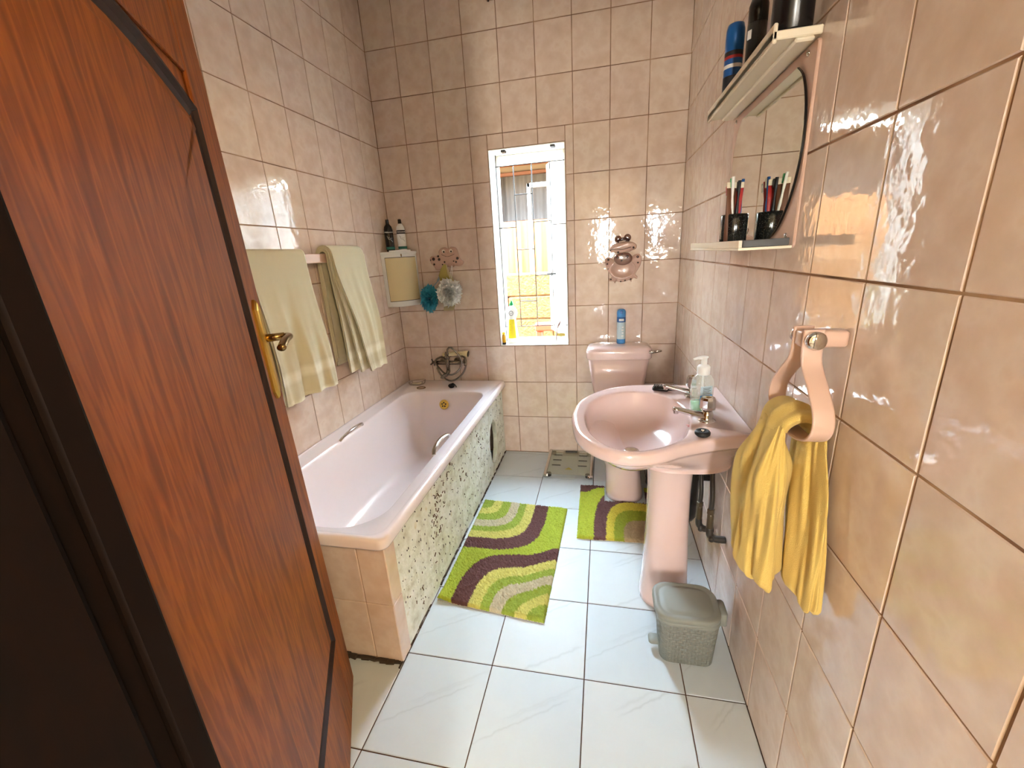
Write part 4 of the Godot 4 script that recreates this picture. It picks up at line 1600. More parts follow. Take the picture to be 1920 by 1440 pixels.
func build_ring() -> void:
	var t := thing("towel_ring", "pink lyre-shaped towel ring with a chrome knob on the right wall", "towel ring")
	var c := Vector3(W - 0.062, 1.157, 1.797)
	begin()
	box(Vector3(W - 0.078, c.y - 0.016, c.z - 0.016), Vector3(W - 0.001, c.y + 0.014, c.z + 0.016), 0.004, 0.008, 4)
	end("bracket", M.pink_plastic, t)
	begin()
	tube([c + Vector3(0, 0, -0.034), c + Vector3(0, 0, 0.034)], 0.006, 14)
	end("pin", M.chrome, t)
	for k in 2:
		begin()
		X = Transform3D(Basis(Vector3.RIGHT, [-PI / 2, PI / 2][k]), c + Vector3(0, 0, [-0.024, 0.024][k]))
		lathe(Vector3.ZERO, [[0.014, 0.0], [0.0165, 0.003], [0.0165, 0.012], [0.013, 0.016], [0.004, 0.017]], 24)
		end("knob", M.chrome, t)
	# flat band bent to a lyre, wide across x
	var half := [Vector3(0, 0.018, 0.021), Vector3(0, -0.012, 0.021), Vector3(0, -0.045, 0.03), Vector3(0, -0.08, 0.066), Vector3(0, -0.115, 0.096), Vector3(0, -0.148, 0.098), Vector3(0, -0.174, 0.066), Vector3(0, -0.184, 0.0)]
	var loop := half.duplicate()
	for i in range(half.size() - 2, -1, -1):
		loop.append(Vector3(0, half[i].y, -half[i].z))
	var path := curve(loop, 6, false)
	begin()
	var w := 0.0165
	var th := 0.004
	var n := path.size()
	var rings := []
	for i in n:
		var p: Vector3 = path[i]
		var d: Vector3 = (path[mini(i + 1, n - 1)] - path[maxi(i - 1, 0)]).normalized()
		var o := Vector3(0, d.z, -d.y) * th
		var ring := PackedVector3Array()
		for q in [[-w, -1], [-w + 0.003, -1.2], [w - 0.003, -1.2], [w, -1], [w, 1], [w - 0.003, 1.2], [-w + 0.003, 1.2], [-w, 1]]:
			ring.append(c + p + Vector3(q[0], 0, 0) + o * q[1] * 0.5)
		rings.append(ring)
	loft(rings)
	end("band", M.pink_plastic, t)
	# yellow hand towel pulled through it
	var y := thing("hand_towel", "yellow terry hand towel hanging gathered through the pink towel ring", "towel")
	var by := c.y - 0.184
	# two drops of gathered cloth, joined over the bottom of the ring
	for k in 2:
		begin()
		VC = Color(1, 1, 1)
		var rr_ := []
		var rows := 46
		var m := 96
		for j in rows + 1:
			var s := float(j) / rows
			var drop: float = [0.352, 0.362][k] * s
			var mid := Vector3([W - 0.097, W - 0.030][k], by + 0.018 - drop, lerpf(c.z - 0.01, [1.795, 1.835][k], s) + [(-0.022) * sin(s * PI), 0.012 * s][k])
			var wz: float = lerpf(0.055, [0.080, 0.074][k], smoothstep(0.0, 0.4, s)) * (1.0 - 0.12 * smoothstep(0.55, 1.0, s))
			var wx: float = lerpf(0.013, [0.036, 0.018][k], smoothstep(0.02, 0.35, s)) * (1.0 + 0.1 * smoothstep(0.6, 1.0, s))
			if s > 0.93:
				var e := sqrt(maxf(0.05, 1.0 - pow((s - 0.93) / 0.07, 2)))
				wz *= lerpf(0.72, 1.0, e)
				wx *= lerpf(0.35, 1.0, e)
			if s < 0.08:
				wx *= 0.6 + 5.0 * s
			var ring := PackedVector3Array()
			for i in m:
				var a := TAU * i / m
				var twist := s * 1.3 + k
				var fold := 1.0 + 0.20 * sin(3.0 * a + 1.0 + twist * 1.5) * smoothstep(0.02, 0.3, s) + 0.17 * sin(5.0 * a + 2.0 - twist * 2.2) * smoothstep(0.0, 0.15, s) + 0.08 * sin(11.0 * a + 4.0 * s + k) + 0.05 * sin(17.0 * a - 5.0 * s)
				ring.append(mid + Vector3(cos(a) * wx * fold, 0.006 * sin(4.0 * a + k * 2), sin(a) * wz * (0.5 + 0.5 * fold)))
			rr_.append(ring)
		loft(rr_)
		end("drop", M.yellow_towel, y)
	begin()
	var arch := []
	for i in 13:
		var a := PI * i / 12
		arch.append(Vector3(W - 0.0625 - 0.033 * cos(a), by + 0.008 + 0.034 * sin(a), c.z - 0.012))
	var rg := []
	for i in 13:
		var a := PI * i / 12
		var ring := PackedVector3Array()
		for j in 40:
			var b := TAU * j / 40
			var fold := 1.0 + 0.2 * sin(6.0 * b + a) + 0.1 * sin(9.0 * b)
			var o := Vector3(-cos(a), sin(a), 0)
			ring.append(arch[i] + o * cos(b) * 0.013 * fold + Vector3(0, 0, sin(b) * (0.052 + 0.008 * sin(a)) * (0.8 + 0.2 * fold)))
		rg.append(ring)
	loft(rg)
	end("gather", M.yellow_towel, y)

# ---------------------------------------------------------------- right wall: mirror and shelves
func build_mirror() -> void:
	var t := thing("mirror_cabinet", "pink plastic wall mirror panel with a top shelf and a narrow ledge below", "mirror")
	var turn := Basis(Vector3.BACK, Vector3.UP, Vector3.LEFT)
	begin(false)
	var o := PackedVector2Array()
	for p in rr(1.238, 1.512, 0.584, 0.404, 0.012, 4, 0):
		o.append(Vector2(p.x, p.z))
	X = Transform3D(turn, Vector3(W - 0.001, 0, 0))
	relief(o, [[0, 0], [0, 0.004], [0.002, 0.006]])
	end("back_plate", M.pink_plastic, t)
	var half := [[0.0, 1.326], [0.09, 1.327], [0.15, 1.338], [0.205, 1.375], [0.25, 1.44], [0.27, 1.52], [0.262, 1.60], [0.232, 1.66], [0.196, 1.688]]
	var out := PackedVector2Array()
	var cv := []
	for p in half:
		cv.append(Vector3(p[0], p[1], 0))
	var sm := curve(cv, 5)
	for p in sm:
		out.append(Vector2(1.255 + p.x, p.y))
	for i in range(sm.size() - 1, 0, -1):
		out.append(Vector2(1.255 - sm[i].x, sm[i].y))
	begin(false)
	X = Transform3D(turn, Vector3(W - 0.0072, 0, 0))
	relief(out, [[0.002, 0], [0.0, 0.002], [0.0, 0.0055]])
	end("mirror_edge", M.black_plastic, t)
	begin(false)
	X = Transform3D(turn, Vector3(W - 0.0129, 0, 0))
	relief(out, [[0.0012, 0], [0.0012, 0.0008]])
	end("mirror", M.mirror_glass, t)
	for s in [[0.972, 1.70], [1.487, 1.70], [0.972, 1.338], [1.487, 1.338]]:
		begin()
		X = Transform3D(turn * Basis(Vector3.RIGHT, PI / 2), Vector3(W - 0.007, s[1], s[0]))
		lathe(Vector3.ZERO, [[0.006, 0.0], [0.006, 0.002], [0.003, 0.004], [0.0005, 0.0044]], 14)
		end("screw", M.chrome, t)
	# shelf with a stepped underside
	begin(false)
	box(Vector3(W - 0.092, 1.718, 0.945), Vector3(W - 0.001, 1.734, 1.53), 0.002)
	box(Vector3(W - 0.092, 1.712, 0.945), Vector3(W - 0.084, 1.748, 1.53), 0.002)
	box(Vector3(W - 0.05, 1.709, 0.96), Vector3(W - 0.014, 1.718, 1.53), 0.003)
	end("shelf", M.pale_plastic, t)
	begin(false)
	box(Vector3(W - 0.12, 1.31, 0.948), Vector3(W - 0.0075, 1.316, 1.53), 0.001)
	box(Vector3(W - 0.12, 1.316, 0.948), Vector3(W - 0.112, 1.333, 1.53), 0.001)
	end("ledge", M.pale_plastic, t)
	begin(false)
	box(Vector3(W - 0.1115, 1.3165, 1.522), Vector3(W - 0.014, 1.333, 1.5295), 0.001)
	end("ledge_end", M.dark_pipe, t)
	# cup on the ledge with toothbrushes and tubes
	var c := thing("tumbler", "black speckled stone tumbler holding toothbrushes on the mirror ledge", "cup", Vector3(1.716, 1.3165, 1.248))
	begin()
	var rings := []
	for l in [[0.0, 0.032], [0.003, 0.035], [0.086, 0.036], [0.089, 0.034], [0.086, 0.031], [0.01, 0.030]]:
		rings.append(ellipse(0, 0, l[1], l[1], 26, l[0]))
	loft(rings)
	end("cup", M.speckled_stone, c)
	var brushes := [[-0.016, 0.018, -0.02, 0.03, 0.185, "white_plastic", "green_plastic"], [0.0, 0.02, 0.0, 0.02, 0.175, "dark_ink", "dark_ink"], [0.012, -0.012, 0.016, -0.02, 0.17, "red_ink", "white_plastic"], [-0.01, -0.018, -0.015, -0.03, 0.172, "white_plastic", "red_ink"], [0.018, 0.006, 0.014, 0.0, 0.18, "deep_blue", "white_plastic"]]
	var words := ["white toothbrush with green bristles leaning in the speckled tumbler", "black toothbrush standing in the speckled tumbler", "red toothbrush with white bristles in the speckled tumbler", "white toothbrush with red bristles in the speckled tumbler", "dark blue toothbrush standing in the speckled tumbler"]
	for k in brushes.size():
		var b: Array = brushes[k]
		var o_ := thing("toothbrush", words[k], "toothbrush", c.position, "toothbrushes in the tumbler")
		var a := Vector3(b[0] * 0.5, 0.012, b[1] * 0.5)
		var e := Vector3(b[2], b[4], b[3])
		begin()
		tube([a, a.lerp(e, 0.3), a.lerp(e, 0.55), a.lerp(e, 0.7), a.lerp(e, 0.82), e], [0.0045, 0.0055, 0.0045, 0.0028, 0.004, 0.0042], 10)
		end("handle", M[b[5]], o_)
		begin(false)
		var d := (e - a).normalized()
		X = Transform3D(Basis(d.cross(Vector3.RIGHT).normalized(), d, d.cross(Vector3.RIGHT).normalized().cross(d)), a.lerp(e, 0.91))
		box(Vector3(0.003, -0.012, -0.005), Vector3(0.014, 0.012, 0.005), 0.001)
		end("bristles", M[b[6]], o_)
	for k in 2:
		var o_ := thing("toothpaste", ["orange-brown toothpaste tube standing cap down in the tumbler", "orange-brown and red toothpaste tube behind the first in the tumbler"][k], "toothpaste", c.position)
		var z: float = [0.018, 0.0][k]
		var x: float = [-0.018, 0.0][k]
		begin()
		X = Transform3D(Basis(Vector3.UP, [0.5, -0.4][k]), Vector3(x, 0, z))
		loft([ellipse(0, 0, 0.012, 0.010, 18, 0.008), ellipse(0, 0, 0.013, 0.009, 18, 0.05), ellipse(0, 0, 0.015, 0.005, 18, 0.12), ellipse(0, 0, 0.0165, 0.001, 18, 0.158)])
		end("tube", M.brown_frame if k == 0 else M.red_ink, o_)
		begin(false)
		X = Transform3D(Basis(Vector3.UP, [0.5, -0.4][k]), Vector3(x, 0, z))
		box(Vector3(-0.017, 0.157, -0.0015), Vector3(0.017, 0.172, 0.0015), 0.0006)
		end("crimp", M.pale_plastic, o_)
	# bottles on the top shelf
	var y := 1.7345
	var a1 := thing("deodorant_can", "slim spray can with a bright blue shoulder, far end of the mirror shelf", "spray can", Vector3(W - 0.044, y, 1.022), "")
	begin()
	lathe(Vector3.ZERO, [[0.023, 0.0], [0.0255, 0.003], [0.0255, 0.075], [0.0255, 0.078]], 24)
	end("lower_can", M.dark_ink, a1)
	for bnd in [[0.078, 0.098, "deep_blue"], [0.098, 0.108, "white_ink"], [0.108, 0.122, "deep_blue"], [0.122, 0.130, "red_ink"], [0.130, 0.142, "dark_ink"]]:
		begin()
		lathe(Vector3.ZERO, [[0.0255, bnd[0]], [0.0255, bnd[1]]], 24, false, false)
		end("stripe", M[bnd[2]], a1)
	begin()
	lathe(Vector3.ZERO, [[0.0255, 0.142], [0.0255, 0.198], [0.022, 0.212], [0.010, 0.217]], 24)
	end("cap", M.blue_can, a1)
	begin()
	lathe(Vector3(0, 0, 0), [[0.0265, 0.0]], 3, false, false)
	var a2 := thing("spray_bottle", "slim black bottle with a rounded top in the middle of the mirror shelf", "bottle", Vector3(W - 0.048, y, 1.252), "")
	begin()
	lathe(Vector3.ZERO, [[0.02, 0.0], [0.0225, 0.003], [0.0225, 0.12]], 24)
	end("body", M.black_plastic, a2)
	begin()
	lathe(Vector3.ZERO, [[0.0225, 0.121], [0.0225, 0.158], [0.018, 0.172], [0.008, 0.177]], 24)
	end("cap", M.black_plastic, a2)
	begin(false)
	X = Transform3D(Basis(Vector3.UP, -PI / 2 + 0.5), Vector3.ZERO)
	box(Vector3(-0.006, 0.085, 0.0215), Vector3(0.006, 0.105, 0.0232), 0.0005)
	end("badge", M.white_ink, a2)
	var a3 := thing("shampoo_bottle", "large black bottle at the near end of the mirror shelf", "bottle", Vector3(W - 0.047, y, 1.488), "")
	begin()
	lathe(Vector3.ZERO, [[0.036, 0.0], [0.0385, 0.004], [0.0385, 0.17], [0.034, 0.195], [0.016, 0.205], [0.015, 0.215]], 28)
	end("body", M.black_plastic, a3)
	begin()
	lathe(Vector3.ZERO, [[0.02, 0.215], [0.02, 0.24], [0.016, 0.244]], 22)
	end("cap", M.black_plastic, a3)

# foam soap dispenser, plug and brush on the basin
func build_basin_things() -> void:
	var s := thing("soap_dispenser", "clear foam soap dispenser with pale green soap between the basin taps", "soap dispenser", Vector3(1.668, 0.8025, 1.235))
	s.rotation.y = 0.35
	begin()
	loft([rr(0, 0, 0.064, 0.042, 0.016, 6, 0.0), rr(0, 0, 0.068, 0.046, 0.018, 6, 0.004), rr(0, 0, 0.07, 0.047, 0.018, 6, 0.09), rr(0, 0, 0.066, 0.045, 0.019, 6, 0.106), rr(0, 0, 0.05, 0.04, 0.018, 6, 0.118), rr(0, 0, 0.034, 0.034, 0.0165, 6, 0.124)], true, false)
	end("bottle", M.soap_bottle, s)
	begin()
	loft([rr(0, 0, 0.060, 0.038, 0.014, 6, 0.003), rr(0, 0, 0.064, 0.042, 0.016, 6, 0.006), rr(0, 0, 0.064, 0.042, 0.016, 6, 0.03)])
	end("soap", M.soap_liquid, s)
	begin()
	lathe(Vector3.ZERO, [[0.018, 0.122], [0.02, 0.125], [0.02, 0.148], [0.016, 0.153], [0.009, 0.154], [0.009, 0.176], [0.012, 0.178], [0.012, 0.182], [0.004, 0.184]], 24)
	tube([Vector3(0.0, 0.178, 0), Vector3(-0.02, 0.179, 0.0), Vector3(-0.036, 0.176, 0)], [0.007, 0.0055, 0.004], 12)
	lathe(Vector3.ZERO, [[0.003, 0.03], [0.003, 0.123]], 10)
	end("pump", M.white_plastic, s)
	begin(false)
	box(Vector3(-0.02, 0.026, 0.0232), Vector3(0.022, 0.058, 0.0242), 0.0003)
	end("label", M.blue_plastic, s)
	begin(false)
	box(Vector3(-0.02, 0.059, 0.0232), Vector3(0.02, 0.088, 0.0240), 0.0003)
	end("label", M.sky_label, s)
	begin(false)
	for i in 5:
		box(Vector3(-0.012, 0.063 + i * 0.0045, 0.0239), Vector3(0.015 - 0.004 * (i % 2), 0.0645 + i * 0.0045, 0.0245), 0.0002)
	end("print", M.dark_pipe, s)
	var p := thing("basin_plug", "round black plug lying on the near corner of the basin", "plug", Vector3(1.63, 0.803, 1.45))
	begin()
	lathe(Vector3.ZERO, [[0.016, 0.0], [0.021, 0.005], [0.0215, 0.012], [0.018, 0.016], [0.013, 0.016], [0.011, 0.014], [0.002, 0.014]], 26)
	end("stopper", M.black_rubber, p)
	begin()
	tube([Vector3(0, 0.013, 0), Vector3(0.0, 0.019, 0)], [0.006, 0.004], 10)
	end("stud", M.chrome, p)
	var n := thing("nail_brush", "small black nail brush lying on the far rim of the basin", "brush", Vector3(1.565, 0.803, 1.035))
	n.rotation.y = -0.25
	begin()
	box(Vector3(-0.03, 0.0, -0.016), Vector3(0.03, 0.014, 0.016), 0.003, 0.008, 4)
	end("block", M.black_plastic, n)
	begin(false)
	for i in 7:
		for j in 3:
			box(Vector3(-0.025 + i * 0.0078, 0.0142, -0.011 + j * 0.009), Vector3(-0.0205 + i * 0.0078, 0.021, -0.007 + j * 0.009), 0.0004)
	end("bristles", M.dark_pipe, n)
	begin()
	tube([Vector3(0.03, 0.006, 0.0), Vector3(0.055, 0.006, 0.004), Vector3(0.075, 0.006, 0.008)], [0.005, 0.004, 0.005], 10)
	end("handle", M.black_plastic, n)

# ---------------------------------------------------------------- window wall: cabinet, frogs, puffs, sill
func arc_wall(r0: float, a0: float, a1: float, y0: float, y1: float, th: float) -> void:
	var rings := []
	for i in 17:
		var a := lerpf(a0, a1, i / 16.0)
		var d := Vector3(cos(a) * 1.06, 0, sin(a))
		rings.append(PackedVector3Array([d * r0 + Vector3(0, y0, 0), d * (r0 + th) + Vector3(0, y0, 0), d * (r0 + th) + Vector3(0, y1, 0), d * r0 + Vector3(0, y1, 0)]))
	loft(rings)

func build_cabinet() -> void:
	var t := thing("corner_cabinet", "small white corner cabinet with a curved cream door above the bath", "cabinet")
	begin(false)
	var rings := []
	for l in [[1.056, 0.152], [1.060, 0.156], [1.376, 0.156], [1.382, 0.160], [1.390, 0.160], [1.393, 0.157]]:
		var ring := PackedVector3Array([Vector3(0.003, l[0], 0.003)])
		for i in 15:
			var a := PI / 2 * i / 14
			ring.append(Vector3(0.003 + cos(a) * l[1] * 1.06, l[0], 0.003 + sin(a) * l[1]))
		rings.append(ring)
	loft(rings)
	end("body", M.white_plastic, t)
	begin(false)
	arc_wall(0.157, 0.155, PI / 2 - 0.155, 1.090, 1.360, 0.0035)
	end("door_seam", M.dark_pipe, t)
	begin()
	flat_()
	arc_wall(0.158, 0.17, PI / 2 - 0.17, 1.0935, 1.3565, 0.005)
	end("door", M.cream_plastic, t)
	begin()
	X = Transform3D(Basis(Vector3.UP, -0.78) * Basis(Vector3.RIGHT, PI / 2), Vector3(0.118, 1.370, 0.114))
	lathe(Vector3.ZERO, [[0.010, 0.0], [0.009, 0.003], [0.003, 0.004]], 16)
	end("latch", M.old_brass, t)
	begin(false)
	arc_wall(0.150, 0.35, PI / 2 - 0.35, 1.391, 1.401, 0.008)
	end("top_lip", M.white_plastic, t)
	for k in 2:
		var b := thing("hair_bottle", ["black hair care bottle standing on the corner cabinet", "white hair care bottle with a black cap standing on the corner cabinet"][k], "bottle", Vector3([0.046, 0.106][k], 1.3935, [0.098, 0.052][k]), "")
		b.rotation.y = 0.5
		begin()
		var rg := []
		for l in [[0.0, 0.046, 0.032], [0.004, 0.05, 0.036], [0.09, 0.053, 0.037], [0.13, 0.052, 0.036], [0.148, 0.044, 0.032], [0.160, 0.027, 0.024], [0.164, 0.022, 0.022]]:
			rg.append(ellipse(0, 0, l[1] / 2, l[2] / 2, 26, l[0]))
		loft(rg)
		end("body", M.black_plastic if k == 0 else M.white_plastic, b)
		begin()
		loft([ellipse(0, 0, 0.0105, 0.0105, 20, 0.164), ellipse(0, 0, 0.011, 0.011, 20, 0.166), ellipse(0, 0, 0.010, 0.010, 20, 0.188), ellipse(0, 0, 0.008, 0.008, 20, 0.190)])
		end("cap", M.black_plastic, b)
		begin()
		tube(curve([Vector3(-0.012, 0.095, 0.0172), Vector3(-0.004, 0.075, 0.0184), Vector3(0.008, 0.072, 0.0178), Vector3(0.017, 0.058, 0.0150)], 5), 0.0007, 6)
		tube(curve([Vector3(-0.006, 0.088, 0.0182), Vector3(0.004, 0.08, 0.0182), Vector3(0.016, 0.08, 0.0154)], 5), 0.0005, 6)
		end("swoosh", M.white_ink if k == 0 else M.dark_ink, b)
		begin(false)
		loft([ellipse(0, 0, 0.0266, 0.0186, 26, 0.014), ellipse(0, 0, 0.0268, 0.0188, 26, 0.030)], false, false)
		end("foot_band", M.teal_ink, b)
		if k == 1:
			begin(false)
			loft([ellipse(0, 0, 0.0266, 0.0186, 26, 0.104), ellipse(0, 0, 0.0263, 0.0184, 26, 0.126)], false, false)
			end("name_band", M.dark_ink, b)
		lettering("TRESemmé", 0.0068, M.white_ink, b, Transform3D(Basis.IDENTITY, Vector3(0, 0.115, 0.0186)))

func spot(parent: Node, called: String, p: Vector3, r: float, m: Material, sx := 1.0) -> void:
	begin()
	X = Transform3D(Basis(Vector3.RIGHT, PI / 2), p) * Transform3D(Basis.from_scale(Vector3(sx, 1, 1)), Vector3.ZERO)
	lathe(Vector3.ZERO, [[r, -0.003], [r * 0.97, 0.0], [r * 0.75, r * 0.16 + 0.0008], [r * 0.3, r * 0.24 + 0.001]], 16)
	end(called, m, parent)

func build_frogs() -> void:
	var t := thing("frog_hook", "pink ceramic frog with dark spots on the wall beside the corner cabinet", "wall hook")
	var at := func(cx: float, cy: float, z := 0.0) -> Vector3:
		return Vector3(0.261 + (cx - 515) / 255.0 * 0.222, 1.403 - (cy - 300) / 195.0 * 0.14, z)
	var o := []
	for p in [[590, 332], [612, 308], [640, 303], [664, 314], [690, 301], [722, 312], [735, 345], [738, 380], [752, 410], [772, 432], [760, 455], [735, 468], [705, 462], [680, 478], [655, 468], [622, 474], [590, 490], [556, 490], [545, 465], [522, 430], [515, 392], [532, 370], [560, 374], [588, 362]]:
		var v: Vector3 = at.call(p[0], p[1])
		o.append([v.x, v.y])
	begin()
	relief(curve2(o, 4), [[0.0, 0.001], [0.0, 0.009], [0.002, 0.013], [0.006, 0.016]])
	end("body", M.frog_glaze, t)
	for s in [[547, 395, 14], [590, 400, 12], [585, 374, 9], [548, 440, 9], [630, 425, 8], [612, 445, 6], [730, 400, 12], [718, 430, 8], [700, 422, 6], [524, 402, 6], [660, 350, 2], [668, 350, 2]]:
		spot(t, "spot", at.call(s[0], s[1], 0.0155), s[2] * 0.0008, M.frog_spot)
	for s in [630, 686]:
		spot(t, "eye", at.call(s, 335, 0.0155), 0.0125, M.frog_white)
		spot(t, "pupil", at.call(s + 2, 339, 0.0178), 0.0068, M.frog_spot)
	begin()
	tube(curve([at.call(612, 360, 0.0165), at.call(635, 374, 0.017), at.call(665, 380, 0.017), at.call(710, 364, 0.0165)], 5), 0.0012, 6)
	end("mouth", M.frog_spot, t)
	for s in [648, 700]:
		begin()
		tube(curve([at.call(s, 450, 0.012), at.call(s, 462, 0.03), at.call(s, 458, 0.045), at.call(s, 442, 0.05)], 4), 0.0045, 10)
		end("peg", M.frog_glaze, t)
	# second frog: a dish for soap with a spotted chest
	var f := thing("frog_dish", "pink ceramic frog-shaped dish on the wall above the toilet cistern", "wall ornament")
	var to := func(cx: float, cy: float, z := 0.0) -> Vector3:
		return Vector3(1.352 + (cx / 6.0 - 23.0) * 0.003014, 1.411 - (cy / 6.0 - 18.0) * 0.00298, z)
	var poly := func(pts: Array, per: int) -> PackedVector2Array:
		var l := []
		for p in pts:
			var v: Vector3 = to.call(p[0], p[1])
			l.append([v.x, v.y])
		return curve2(l, per)
	begin()
	relief(poly.call([[146, 420], [152, 380], [190, 360], [238, 388], [290, 380], [350, 376], [420, 380], [455, 365], [490, 345], [535, 350], [557, 400], [545, 470], [494, 565], [518, 600], [508, 625], [478, 612], [456, 628], [448, 655], [428, 634], [380, 648], [330, 655], [278, 644], [262, 666], [244, 642], [198, 636], [190, 616], [224, 590], [180, 520]], 4), [[0.0, 0.001], [0.0, 0.012], [0.002, 0.017], [0.004, 0.018]])
	end("body", M.frog_glaze, f)
	begin()
	var rings := []
	var cc: Vector3 = to.call(345, 505)
	for l in [[0.072, 0.054, 0.012], [0.074, 0.056, 0.034], [0.072, 0.054, 0.038], [0.066, 0.049, 0.037], [0.058, 0.042, 0.026], [0.036, 0.026, 0.021], [0.008, 0.006, 0.020]]:
		var ring := PackedVector3Array()
		for i in 32:
			var a := TAU * i / 32
			ring.append(cc + Vector3(cos(a) * l[0], sin(a) * l[1], l[2]))
		rings.append(ring)
	loft(rings, false, true)
	end("dish", M.frog_glaze, f)
	begin()
	relief(poly.call([[245, 385], [262, 350], [300, 325], [350, 318], [410, 325], [445, 360], [450, 400], [420, 440], [350, 460], [280, 440]], 4), [[0.0, 0.012], [0.0, 0.046], [0.004, 0.054], [0.012, 0.058]])
	end("chest", M.frog_dark, f)
	begin()
	relief(poly.call([[194, 285], [208, 255], [255, 218], [330, 202], [420, 200], [478, 225], [496, 255], [482, 285], [440, 300], [415, 312], [360, 318], [300, 322], [250, 314], [210, 306]], 4), [[0.0, 0.001], [0.0, 0.048], [0.004, 0.058], [0.012, 0.063]])
	end("head", M.frog_glaze, f)
	for e in [[292, 165, 0.019], [395, 157, 0.0205]]:
		spot(f, "eye", to.call(e[0], e[1], 0.022), e[2], M.frog_dark)
	begin()
	tube(curve([to.call(285, 196, 0.045), to.call(320, 176, 0.05), to.call(360, 168, 0.05), to.call(415, 186, 0.045)], 4), 0.008, 10)
	end("brow", M.frog_spot, f)
	spot(f, "eye_shine", to.call(306, 193, 0.052), 0.006, M.frog_white)
	begin()
	tube(curve([to.call(212, 275, 0.063), to.call(270, 275, 0.066), to.call(340, 282, 0.066), to.call(430, 262, 0.063)], 5), 0.0016, 6)
	end("mouth", M.frog_spot, f)
	for s in [[290, 370, 12, 0.057], [392, 362, 12, 0.057], [337, 338, 8, 0.056], [333, 405, 8, 0.058], [292, 312, 9, 0.062], [458, 268, 9, 0.062], [208, 285, 6, 0.060], [185, 390, 10, 0.018], [172, 438, 8, 0.018], [184, 498, 5, 0.018], [514, 375, 11, 0.018], [517, 440, 7, 0.018], [216, 618, 7, 0.018], [328, 646, 7, 0.018], [377, 637, 7, 0.018], [442, 624, 7, 0.018]]:
		spot(f, "spot", to.call(s[0], s[1], s[3]), s[2] * 0.0007, M.frog_spot)
	# three dark pegs of a little rack high on the wall
	var r := thing("peg_rack", "small plaque with three dark pegs high on the wall above the window", "wall hook")
	begin()
	box(Vector3(0.735, 2.615, 0.001), Vector3(0.848, 2.665, 0.012), 0.003)
	end("plaque", M.frog_glaze, r)
	for x in [0.751, 0.790, 0.831]:
		begin()
		tube(curve([Vector3(x, 2.625, 0.012), Vector3(x, 2.615, 0.022), Vector3(x, 2.603 if x != 0.790 else 2.608, 0.022)], 4), [0.004, 0.005, 0.006, 0.006, 0.006, 0.0065, 0.0065, 0.006, 0.003], 10)
		end("peg", M.frog_spot, r)

func puff(called: String, label: String, c: Vector3, r: Vector3, m: Material, count: int, cord_to: Vector3, cord: Material) -> void:
	var t := thing(called, label, "bath puff")
	begin()
	for k in count:
		var ax := Vector3(rng.randfn(), rng.randfn(), rng.randfn()).normalized()
		var u := ax.cross(Vector3.UP if absf(ax.y) < 0.9 else Vector3.RIGHT).normalized()
		var v := ax.cross(u)
		var rad := rng.randf_range(0.72, 1.04)
		var a0 := rng.randf() * TAU
		var span := rng.randf_range(1.0, 2.2)
		var h := rng.randf_range(-0.5, 0.5)
		var ph := rng.randf() * TAU
		var row := []
		for i in 23:
			var a := a0 + span * i / 22.0
			var ruffle := 0.13 * sin(i * 1.25 + ph)
			var d := (u * cos(a) + v * sin(a)) * sqrt(1 - h * h) + ax * (h + 0.10 * sin(i * 0.9 + ph * 2))
			var inner := d * (rad - 0.34)
			var outer := d * (rad + ruffle * 0.6) + ax * ruffle
			row.append([Vector3(inner.x * r.x, inner.y * r.y, maxf(inner.z * r.z, -r.z * 0.9)) + c, Vector3(outer.x * r.x, outer.y * r.y, maxf(outer.z * r.z, -r.z * 0.9)) + c])
		for i in 22:
			tri(row[i][0], row[i][1], row[i + 1][1])
			tri(row[i][0], row[i + 1][1], row[i + 1][0])
	end("ruffles", m, t)
	begin()
	tube(curve([c + Vector3(0, r.y * 0.5, 0), c.lerp(cord_to, 0.6) + Vector3(0.004, 0, 0.004), cord_to, cord_to + Vector3(-0.007, -0.012, 0.003), c.lerp(cord_to, 0.55) + Vector3(-0.008, 0, 0)], 6), 0.0017, 6)
	end("cord", cord, t)

func build_puffs() -> void:
	puff("bath_puff", "turquoise mesh bath puff hanging from the spotted frog hook", Vector3(0.250, 1.095, 0.062), Vector3(0.060, 0.085, 0.052), M.puff_teal, 95, Vector3(0.377, 1.292, 0.046), M.puff_teal)
	puff("bath_puff", "white mesh bath puff hanging from the spotted frog hook", Vector3(0.402, 1.128, 0.092), Vector3(0.080, 0.086, 0.060), M.puff_white, 120, Vector3(0.422, 1.292, 0.046), M.puff_white)
	var s := thing("loofah_strap", "beige loofah back strap hanging behind the white bath puff", "loofah")
	begin()
	var rows := []
	for p in [[0.376, 1.296, 0.044, 0.006], [0.377, 1.27, 0.046, 0.012], [0.376, 1.235, 0.034, 0.026], [0.378, 1.19, 0.016, 0.034], [0.38, 1.12, 0.013, 0.034], [0.375, 1.06, 0.015, 0.034], [0.368, 1.03, 0.03, 0.036], [0.366, 1.018, 0.045, 0.036], [0.372, 1.012, 0.055, 0.036]]:
		rows.append(rr_xy(Vector3(p[0], p[1], p[2]), p[3], 0.010))
	loft(rows)
	end("pad", M.loofah, s)
	begin()
	rows = []
	for p in [[0.374, 1.300, 0.052, 0.008], [0.366, 1.27, 0.062, 0.020], [0.362, 1.235, 0.066, 0.030], [0.372, 1.205, 0.068, 0.034], [0.375, 1.18, 0.06, 0.03]]:
		rows.append(rr_xy(Vector3(p[0], p[1], p[2]), p[3], 0.005))
	loft(rows)
	end("strap", M.olive_strap, s)

func rr_xy(c: Vector3, half_w: float, th: float) -> PackedVector3Array:
	var out := PackedVector3Array()
	for i in 16:
		var a := TAU * i / 16
		out.append(c + Vector3(cos(a) * half_w, 0, sin(a) * th * 0.5 - absf(cos(a)) * th * 0.3))
	return out

